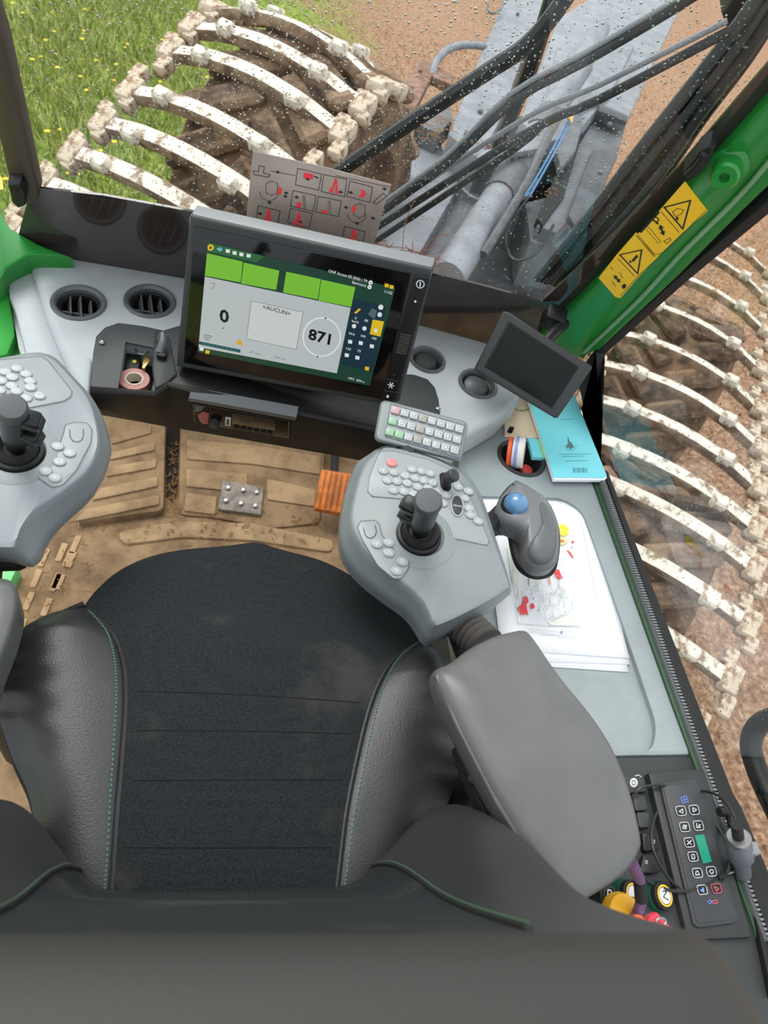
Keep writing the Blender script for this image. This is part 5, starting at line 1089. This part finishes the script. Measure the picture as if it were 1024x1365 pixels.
# booklets and cup-holder things
z12 = zm(560, 380, 3.413)
NB = flat(.674)
nbk = tag(slab('notebook', z12((384, 440), (386, 688), (550, 698), (640, 690), (560, 440)), NB, .003, mat('notebook_beige', (226, 206, 178), .7), None, .0006, h=.0), 'beige notebook with a green ring mark under the blue booklet', 'notebook')
ORG[nbk.name] = V(); outline(z12(*[(465+42*math.cos(a), 540+32*math.sin(a)) for a in [i*PI/10 for i in range(20)]]), 2.2, NB, mat('ring_green', (158, 204, 70), .6), nbk, True, 'green_ring', .0005)
bk_ = thing('booklet', 'turquoise booklet with a grey tree emblem lying beside the cup holder', 'booklet', NB.on(760, 590))
M_cy = mat('booklet_cyan', (128, 226, 238), .55)
BK = flat(.686)
bq = z12((480, 480), (690, 470), (850, 866), (836, 876), (608, 874), (540, 660))
slab('pages', [(x+.3, y+3.2) for x, y in bq], BK.up(-.0018), .006, M_paper, bk_, .0003); slab('cover', bq, BK, .0012, M_cy, bk_, .0004)
decal('tree_emblem', z12((672, 686), (682, 712), (690, 716), (702, 738), (690, 740), (690, 746), (680, 746), (680, 740), (664, 738), (674, 718)), BK, mat('emblem_grey', (92, 128, 132), .6), bk_)
for i in range(7):
    a = .2+i*.45; x, y = 686+26*math.cos(a), 726+26*math.sin(a); decal('emblem_dot', z12((x-2, y-2), (x+2, y-2), (x+2, y+2), (x-2, y+2)), BK, mat('emblem_grey', (92, 128, 132), .6), bk_)
for y, x0, x1 in ((770, 628, 775), (780, 645, 745), (800, 660, 762), (612, 640, 700)): outline(z12((x0, y), (x1, y-2)), .8, BK, mat('emblem_teal', (62, 142, 156), .6), bk_, False, 'print_line')
for i in range(9): outline(z12((698+i*7.5, 832), (700+i*7.5, 852)), .9 if i % 3 else 1.6, BK, mat('emblem_teal', (62, 142, 156), .6), bk_, False, 'print_bar')
sn = thing('notepad', 'small turquoise notepad poking out of the cup holder edge', 'notepad', CS.on(716, 598))
SN = flat(.679)
slab('pad', z12((492, 694), (546, 702), (572, 786), (514, 782)), SN, .008, M_cy, sn, .0005); slab('green_edge', z12((536, 701), (548, 703), (574, 786), (560, 785)), SN, .0006, mat('note_green', (140, 224, 150), .6), sn, 0, h=.0006)
# discs standing in the cup holder
dn = V((.86, -.30, .30)).normalized(); d0 = at(697, 604, .690)
wt = thing('white_lid', 'white-capped tin with a blue band standing in the cup holder', 'tin', d0)
rw = .0295
lathe('lid', [(rw, -.008), (rw, .0), (rw*.94, .002), (rw*.86, .001), (0, .001)], d0, dn, mat('cap_white', (232, 228, 220), .5), wt, 32)
lathe('blue_band', [(rw*1.03, -.014), (rw*1.03, -.008), (rw*.9, -.008), (rw*.9, -.014)], d0, dn, mat('band_blue', (150, 158, 206), .4), wt, 32)
lathe('tin_body', [(rw*.99, -.018), (rw*.99, -.014), (0, -.014)], d0, dn, mat('tin_white', (220, 220, 226), .4), wt, 32)
ot = thing('orange_tape', 'orange roll of tape standing behind the white lid in the cup holder', 'tape', d0-dn*.03)
lathe('tape_ring', [(rw*.6, -.026), (rw*1.0, -.026), (rw*1.0, -.019), (rw*.6, -.019), (rw*.6, -.026)], d0+V((0, 0, -.002)), dn, mat('tape_orange', (238, 92, 40), .5), ot, 32, cap=False)
rt = tag(obj('red_stopper', lathe_bm([(.012, 0), (.012, .008), (.009, .010), (0, .010)], at(700, 629, .640), V((.1, -.2, 1)), 20), mat('cap_red', (226, 84, 80), .5)), 'red plastic stopper at the bottom of the cup holder', 'stopper')
bc_ = tag(obj('black_clip', box_bm((.010, .006, .016), .002, 1, None, Matrix.Translation(at(681, 573, .690))), M_black), 'small black clip at the rim of the cup holder', 'clip')

# switches, knobs, air panel
z13 = zm(760, 980, 3.879)
HP = Pl(CS.on(930, 1140, .004), (0, -.02, 1), V((1, -.05, 0)))
hv = thing('air_panel', 'black climate control panel with green display on the rear console', 'control panel', HP.p)
slab('panel_plate', z13((408, 196), (420, 188), (690, 174), (698, 180), (940, 1036), (930, 1046), (618, 1060), (610, 1050)), HP, .012, mat('panel_black', (46, 47, 49), .45, spec=.4), hv, .003, h=.006)
H2 = HP.up(.006)
slab('panel_frame', z13((464, 242), (640, 222), (664, 240), (872, 950), (855, 972), (668, 996), (640, 980)), H2, .004, M_char, hv, .002, h=.004, r=.006)
slab('panel_face', z13((482, 262), (632, 244), (648, 256), (848, 938), (838, 950), (672, 974), (656, 966)), H2, .002, mat('panel_face_grey', (56, 57, 60), .4, spec=.4), hv, .0006, h=.0048, r=.004)
H3 = H2.up(.0048)
W2 = mat('symbol_white', (206, 208, 212), .5); B2 = mat('symbol_blue', (110, 140, 224), .5); R2 = mat('symbol_red', (200, 90, 96), .5)
slab('lcd', z13((643, 516), (694, 511), (735, 655), (688, 666)), H3, .001, mat('lcd_teal', (0, 152, 122), .4, emit=.8), hv, 0, h=.0006)
outline(z13((643, 516), (694, 511), (735, 655), (688, 666)), .8, H3, M_char, hv, True, 'lcd_rim', .0012)
for i, (x, y) in enumerate([(575, 392), (643, 387), (594, 475), (665, 468), (617, 555), (637, 628), (660, 713), (732, 705), (685, 800), (758, 793)]):
    w = 25; sk = 6
    sq_ = z13((x-w-sk, y-w+2), (x+w-sk-2, y-w-2), (x+w+sk-2, y+w-4), (x-w+sk, y+w))
    bt_o = slab('panel_button', sq_, H3, .0015, M_black, hv, .0003, h=.0012, r=.0012)
    outline([(p.x, p.y) for p in rnd([V((*p, 0)) for p in sq_], 3, 2)], .8, H3, W2 if i not in (9,) else R2, bt_o, True, 'button_rim', .0016)
    m = [W2]*8+[B2, R2]
    f = lambda *p: z13(*[(x+a, y+b) for a, b in p])
    g_ = [[(-10, 2), (8, -10), (10, 12)], [(-8, -12), (-6, 10), (12, -2)], [(10, -8), (-8, -10), (-10, 8), (8, 8), (6, 0), (-4, 0)], [(-10, -12), (-10, 10), (10, 8), (-2, 0), (10, -6)], [(-10, -10), (10, 10)], [(-8, -10), (6, -12), (8, 10), (-6, 10)], [(-10, 10), (-8, -8), (0, -12), (4, -2), (10, 8)], [(-10, 0), (-4, -10), (8, -8), (10, 4), (0, 12)], [(-12, 4), (6, -14), (10, 14)], [(-10, -10), (12, 0), (-2, 14)]][i]
    if i == 8: decal('symbol', f(*g_), H3, B2, bt_o, .0018)
    else: outline(f(*g_), 1.0, H3, m[i], bt_o, i not in (3, 4), 'symbol', .0016)
    if i == 4: outline(f((10, -10), (-10, 10)), 1, H3, W2, bt_o, False, 'symbol', .0016)
for k_ in range(4):
    a = k_*PI/2+.4; cx, cy = 592+11*math.cos(a), 333+11*math.sin(a)
    outline(z13(*[(cx+9*math.cos(i*PI/4), cy+9*math.sin(i*PI/4)) for i in range(8)]), .9, H3, B2, hv, True, 'fan_symbol', .0006)
outline(z13(*[(722+9*math.cos(i*PI/4), 862+9*math.sin(i*PI/4)) for i in range(8)]), .9, H3, B2, hv, True, 'thermometer_symbol', .0006); outline(z13((732, 858), (762, 852), (766, 866), (740, 870)), .9, H3, R2, hv, True, 'thermometer_symbol', .0006)
sp_ = thing('switch_row', 'column of black rocker switches between armrest and air panel', 'switches', CS.on(855, 1090))
SWP = CS.up(.004)
for px, m in (([(270, 205), (385, 215), (400, 290), (300, 300)], M_char), ([(320, 300), (392, 305), (405, 385), (340, 392)], M_char), ([(345, 395), (412, 398), (420, 475), (360, 480)], M_char), ([(372, 500), (445, 500), (468, 590), (384, 602)], M_black), ([(380, 615), (468, 610), (488, 690), (440, 714), (360, 712)], M_black)):
    slab('switch', z13(*px), SWP, .008, m, sp_, .002, h=.004, r=.004)
sy = SWP.up(.004)
decal('symbol_disc', z13(*[(330+20*math.cos(i*PI/8), 245+24*math.sin(i*PI/8)) for i in range(16)]), sy, W2, sp_); outline(z13((322, 235), (338, 235), (338, 256), (322, 256)), .8, sy, M_ink, sp_, True, 'symbol', .0011)
outline(z13((338, 210), (355, 205), (368, 215)), 1, sy, W2, sp_, False, 'symbol')
for x, y in ((432, 550), (395, 655)): outline(z13((x-5, y-7), (x+5, y-7), (x+5, y+8), (x-5, y+8)), .7, sy, W2, sp_, True, 'symbol')
def knob(x, y, label, m_side, ringm, facem, r=.0165):
    P = CS.up(-.001); o = P.on(*z13((x, y))[0], .012); ax = V((.25, -.15, 1)).normalized(); b = o-ax*.016
    t = thing('knob', label, 'knob', b, 'round push buttons on the rear console')
    lathe('knob_collar', [(r*1.04, -.002), (r*1.04, .010), (r*.98, .012), (r*.9, .012)], b, ax, m_side, t, 32)
    lathe('knob_body', [(r*.95, .0), (r*.95, .016), (r*.9, .018), (r*.8, .0185), (0, .0185)], b, ax, M_black, t, 32)
    f = Pl(b+ax*.019, ax, V((1, -.2, 0)))
    lathe('symbol_ring', [(r*.70, 0), (r*.70, .0006), (r*.60, .0006), (r*.60, 0)], f.p, ax, ringm, t, 32, cap=False)
    if facem: lathe('symbol_face', [(r*.54, 0), (r*.54, .0005), (0, .0005)], f.p, ax, facem, t, 24)
    return t, f
M_dg = mat('knob_green', (20, 78, 62), .35)
t, f = knob(200, 838, 'black round button with a white hook symbol nearest the armrest tip', M_black, M_char, None)
def stroke3(f, pts, w, m, parent, nm='symbol'):
    P = [f.p+f.u*a+f.v*b+f.n*.0008 for a, b in pts]; bm = bmesh.new()
    for a, b in zip(P, P[1:]):
        d = (b-a).normalized(); s_ = f.n.cross(d)*w; bm.faces.new([bm.verts.new(q_) for q_ in (a-s_, b-s_, b+s_, a+s_)])
    return obj(nm, bm, m, parent, smooth=False)
stroke3(f, [(-.006, -.005), (-.004, .007), (.001, .007), (.0, -.002)], .0008, W2, t); stroke3(f, [(.0, .003), (.007, .004)], .0008, W2, t)
t, f = knob(320, 822, 'green-rimmed round button partly hidden behind the purple cable', M_dg, M_yellow, W2)
stroke3(f, [(-.004, -.004), (.004, -.004), (.004, .004)], .0007, M_ink, t)
t, f = knob(480, 830, 'green-rimmed round button with a yellow ring beside the air panel', M_dg, M_yellow, W2)
stroke3(f, [(-.004, .004), (.003, .005), (-.003, -.002), (.005, -.004)], .0006, M_ink, t)
es = thing('emergency_stop', 'yellow emergency stop base with orange-red button under the armrest tip', 'stop button', CS.on(820, 1222))
eo = at(822, 1222, .675)
lathe('stop_base', [(.024, -.01), (.025, .012), (.022, .020), (.014, .021), (0, .021)], eo, V((.1, -.1, 1)), mat('stop_yellow', (238, 176, 40), .4), es, 28)
lathe('stop_button', [(.010, .020), (.008, .026), (.011, .028), (.010, .033), (0, .034)], eo+V((.004, -.010, 0)), V((.1, -.1, 1)), mat('stop_red', (236, 96, 30), .4), es, 24)
rk_ = thing('red_key', 'red plastic key tags on a wire ring behind the purple cable', 'key', at(870, 1232, .68))
RK = Pl(at(870, 1230, .70), V((.1, -.3, 1))); M_rk = mat('key_red', (226, 66, 84), .4)
prism('key_tag', [RK.on(x, y) for x, y in z13((345, 985), (360, 935), (385, 950), (395, 990), (380, 1010), (350, 1010))], -RK.n*.008, M_rk, rk_, .002)
prism('key_tag', [RK.on(x, y, .006) for x, y in z13((395, 975), (415, 935), (455, 918), (475, 945), (520, 985), (565, 1030), (540, 1040), (470, 1000), (420, 1010))], -RK.n*.008, M_rk, rk_, .002)
tube('key_wire', [RK.on(*z13((470+26*math.cos(a), 965+20*math.sin(a)))[0], .012) for a in [i*PI/6 for i in range(12)]], .0012, M_steel, rk_, 6, 1, closed=True)
cb = thing('purple_cable', 'thick purple cable with a black sleeve dropping behind the armrest tip', 'cable', at(848, 1190, .70))
CP = [at(*z13(p)[0], z) for p, z in (((318, 660), .77), ((340, 700), .755), ((362, 760), .735), ((368, 850), .715), ((345, 930), .70), ((310, 985), .695), ((280, 1040), .69))]
tube('cable', CP, .0062, mat('cable_purple', (104, 74, 110), .45), cb, 12); tube('sleeve', [CP[2].lerp(CP[1], .1), CP[2].lerp(CP[3], .4), CP[3]], .0072, M_blackm, cb, 12)
ug = thing('usb_charger', 'grey socket charger with a metal rim beside the air panel', 'charger', at(987, 1130, .70))
u0 = at(*z13((870, 528))[0], .735); u1 = at(*z13((898, 755))[0], .665); ua = u1-u0; ul = ua.length
lathe('charger_rim', [(0, -.002), (.0125, -.002), (.0145, 0), (.0145, .004), (.012, .005)], u0, ua, M_steel, ug, 28)
lathe('charger_body', [(.0138, .003), (.0148, .012), (.0150, ul*.42), (.0105, ul*.52), (.0100, ul*.82), (.0062, ul*.86), (.0062, ul*.92), (0, ul*.92)], u0, ua, mat('charger_grey', (104, 108, 114), .45), ug, 28)
lathe('charger_tip', [(.0045, ul*.91), (.0045, ul*1.0), (.002, ul*1.01), (0, ul*1.01)], u0, ua, M_steel, ug, 16)
obj('charger_tab', box_bm((.020, .016, .03), .004, 2, None, Matrix.Translation(u0.lerp(u1, .3)+V((.008, .0, .0)))), mat('charger_grey2', (128, 132, 138), .45), ug)
bx_ = u0-ua.normalized()*.004; tube('usb_plug', [bx_, bx_-ua.normalized()*.020], .0070, M_blackm, ug, 12, 1)
uc = thing('charging_cable', 'thin black charging cable looped over the climate panel', 'cable', at(900, 1100, .70))
l1 = [(330, 312), (365, 275), (430, 258), (490, 262), (560, 290), (640, 335), (710, 405), (775, 490), (815, 570), (828, 650), (800, 740), (740, 795), (660, 822), (590, 808), (520, 750), (460, 660), (425, 570), (424, 480), (455, 390), (510, 325), (580, 295), (680, 288), (760, 308), (815, 360), (845, 420)]
tube('cable', [at(*z13(p)[0], .682+.008*math.sin(i*.9)+(.05*max(0, i-21)/3)) for i, p in enumerate(l1)]+[bx_-ua.normalized()*.018], .0019, M_hose, uc, 6, 4)
tube('cable', [at(*z13(p)[0], .684) for p in [(365, 715), (400, 748), (450, 780), (520, 803), (590, 806), (660, 792), (725, 765), (770, 735)]], .0019, M_hose, uc, 6, 4)
q0, q1, q2 = [at(*z13(p)[0], .686) for p in [(765, 738), (808, 718), (842, 706)]]
tube('jack_sleeve', [q0, q1], .0034, M_blackm, uc, 10, 1); tube('jack_tip', [q1, q2], .0016, M_steel, uc, 8, 1)
ltch = tag(tube('window_latch', [at(*z13(p)[0], .705) for p in [(770, 395), (800, 400), (830, 420), (838, 470)]], .006, M_black, None, 10), 'black latch lever on the sill above the charger', 'latch')

# ------------------------------------------------------------------ operator seat
se = thing('operator_seat', 'black operator seat with mesh centre and leather bolsters', 'seat', (.03, .36, .45))
def zz(y): return .72
def P3(lst): return [at(x, y, z) for x, y, z in lst]
# seam curves from the back to the front of the cushion
Lc = cat(P3([(146, 1215, .715), (150, 1170, .722), (157, 1080, .730), (164, 1000, .735), (168, 930, .738), (164, 880, .738), (148, 842, .735), (112, 808, .722)]), 6, False)
Rc = cat(P3([(446, 1215, .715), (451, 1170, .722), (462, 1080, .730), (478, 1000, .735), (492, 945, .738), (508, 905, .738), (530, 875, .735), (562, 854, .722)]), 6, False)
Lf = cat(P3([(112, 808, .722), (130, 785, .716), (160, 760, .712), (200, 742, .708), (250, 732, .705), (310, 728, .704)]), 5, False)
Rf = cat(P3([(562, 854, .722), (540, 826, .716), (510, 795, .712), (470, 768, .708), (425, 746, .705), (370, 732, .704)]), 5, False)
def strip_pt(A, B, u, v):
    a, b = lerp_path(A, v), lerp_path(B, v); return a.lerp(b, u)
def cushion(u, v):
    s = v*1.0; Lx = Lc+Lf[1:]; Rx = Rc+Rf[1:]
    p = strip_pt(Lx, Rx, u, s); w = math.sin(u*PI)
    return p + V((0, 0, .012*w*(1 if s > .55 else .2+.8*s/.55) - .014*w*max(0, .5-s)*1.2 + .002*math.sin(v*40)*0))
fab = obj('cushion_fabric', grid_bm(cushion, 28, 60), M_fabric, se, ang=60)
rim = [*Lf, *reversed(Rf)]
bm = bmesh.new(); rows_ = []
rimc = sum(rim, V())/len(rim)
for k_, (s_, dz) in enumerate([(1, 0), (1.012, -.010), (1.016, -.025), (1.01, -.05), (.98, -.085), (.9, -.11)]): rows_.append([bm.verts.new(rimc+(p-rimc)*s_+V((0, (s_-1)*.3, dz))) for p in rim])
for A, B in zip(rows_, rows_[1:]):
    for i in range(len(A)-1): bm.faces.new((A[i], A[i+1], B[i+1], B[i]))
obj('cushion_front', bm, M_fabric, se, ang=60)
# bolsters
Lo = cat(P3([(60, 1215, .66), (52, 1120, .672), (44, 1070, .680), (22, 1020, .690), (6, 970, .698), (2, 930, .704), (8, 895, .710), (30, 860, .716), (70, 828, .720), (112, 808, .720)]), 6, False)
Ro = cat(P3([(560, 1215, .66), (568, 1120, .668), (585, 1085, .674), (602, 1050, .682), (612, 1010, .692), (612, 970, .700), (604, 930, .708), (592, 895, .714), (578, 872, .720), (562, 854, .720)]), 6, False)
def bolster(inner, outer, sgn):
    def f(u, v):
        a, b = lerp_path(inner, v), lerp_path(outer, v); w = (b-a).length/.10
        h = (.030*math.sin(min(1, u*1.15)*PI*.62+.0)*min(1.0, w) if u < .93 else .030*math.sin(min(1, u*1.15)*PI*.62)*min(1.0, w))
        wr = .0048*math.sin(v*58+u*2)*max(0, (u-.45))*max(0, math.sin((v-.25)*PI/.5)) if .25 < v < .75 else 0
        groove = -.004*math.exp(-((u)/.03)**2)
        return a.lerp(b, u)+V((0, 0, h+wr+groove))
    return f
for inner, outer, sg in ((Lc, Lo, -1), (Rc, Ro, 1)):
    bo_ = obj('cushion_bolster', grid_bm(bolster(inner, outer, sg), 24, 90), M_leather, se, ang=70)
    tube('piping', [p+V((0, 0, .006)) for p in outer[6:]], .0034, M_blackm, bo_, 8, 1)
    # side wall under the piping
    bm = bmesh.new(); A = [bm.verts.new(p+V((0, 0, .006))) for p in outer]; B = [bm.verts.new(p+V((-sg*.012, 0, -.05))) for p in outer]; C_ = [bm.verts.new(p+V((-sg*.03, 0, -.10))) for p in outer]
    for a, b in ((A, B), (B, C_)):
        for i in range(len(a)-1): bm.faces.new((a[i], a[i+1], b[i+1], b[i]))
    obj('bolster_side', bm, M_blackm, bo_, ang=60)
    # double seam: raised welt and green stitches
    f = bolster(inner, outer, sg); n_ = 75; bm = bmesh.new()
    for i in range(n_):
        v = .03+.94*i/n_; p, q_ = f(.075, v)+V((0, 0, .0008)), f(.075, v+.94/n_*.55)+V((0, 0, .0008)); tube_bm([p, q_], .0009, 4, bm)
    o = obj('stitches', bm, M_stitch, bo_); o['kind'] = 'stuff'; o['label'] = 'pale green stitching along the bolster seam'
    tube('seam_welt', [f(.0, .02+.96*i/60)+V((0, 0, .004)) for i in range(61)], .0022, M_leather, bo_, 6, 1)
for k_, yy in enumerate((905, 965, 1030, 1095)):
    vv = [0.62, .50, .37, .22][k_]*.6; tube('quilt_line', [cushion(u_/20, vv)+V((0, 0, .0002)) for u_ in range(1, 20)], .0007, mat('fabric_line', (20, 22, 24), .9), se, 4, 1)
prism('seat_pan', [V((x, y, .63)) for x, y in ((-.18, .10), (.24, .10), (.26, .30), (.2, .52), (-.12, .52), (-.2, .30))], V((0, 0, -.18)), M_blackm, se, .02)
# backrest
cx = .027
def sst(a, b, x): x = max(0, min(1, (x-a)/(b-a))); return x*x*(3-2*x)
HW = .315
def ztop(x): d = abs(x-cx); return 1.156-.06*sst(.21, .325, d)
def backpt(u, v, hw=HW):
    x = cx+hw*(2*u-1); z = .69+(ztop(x)-.69)*v; d = abs(x-cx); t = (z-.70)/.45
    hz = 1-.13*sst(.85, 1.13, z); x = cx+(x-cx)*hz
    y = .152-.099*t + (.066*sst(.115, .215, d)-.012*sst(.22, .26, d))*math.exp(-((z-.80)/.13)**2)+.018*sst(.09, .2, d)*max(0, 1-t)
    y -= max(0, t)*(.0005+.027*(x+.08))
    return V((x, y-.075*sst(.24, .32, d)**1.3, z))
def sect(u0, u1, v0=0, v1=1): return lambda u, v: backpt(u0+(u1-u0)*u, v0+(v1-v0)*v)
obj('backrest_fabric', grid_bm(sect(.267, .733), 24, 36), M_fabric, se, ang=60)
for a, b in ((.0, .267), (.733, 1.0)): 
    bb = obj('backrest_bolster', grid_bm(sect(a, b), 26, 40), M_leather2, se, ang=70)
    e = .267 if a == 0 else .733
    tube('seam_welt', [backpt(e, .02+.96*i/40)+V((0, .001, .0)) for i in range(41)], .0024, M_leather2, bb, 8, 1)
    tube('seam_thread', [backpt(e, .02+.96*i/40)+V((0, .0029, .0010)) for i in range(41)], .0005, mat('seam_green', (70, 116, 80), .8), bb, 5, 1)
# rear shell and rolled top edge
bm = bmesh.new(); nu = 44; R_ = []
for k_ in range(12):
    a = k_/11*PI; R_.append([bm.verts.new(backpt(i/nu, 1)+V((0, -.045+.045*math.cos(a), .030*math.sin(a)))) for i in range(nu+1)])
for v_ in (.8, .5, .2, .02): R_.append([bm.verts.new(V((p.x, p.y-.10, p.z))) for p in (backpt(i/nu, v_) for i in range(nu+1))])
for A, B in zip(R_, R_[1:]):
    for i in range(nu): bm.faces.new((A[i], A[i+1], B[i+1], B[i]))
for u_, i in ((0, 0), (1, nu)):
    fr = [bm.verts.new(backpt(u_, v_)) for v_ in (.02, .2, .5, .8, 1)]
    rb_ = [R_[15][i], R_[14][i], R_[13][i], R_[12][i], R_[11][i]]
    for j in range(4): bm.faces.new((fr[j], fr[j+1], rb_[j+1], rb_[j]))
    bm.faces.new([R_[k_][i] for k_ in range(12)])
bmesh.ops.recalc_face_normals(bm, faces=bm.faces)
obj('backrest_shell', bm, mat('backrest_top', (44, 43, 40), .62, bump=.2, bs=300), se, ang=70)
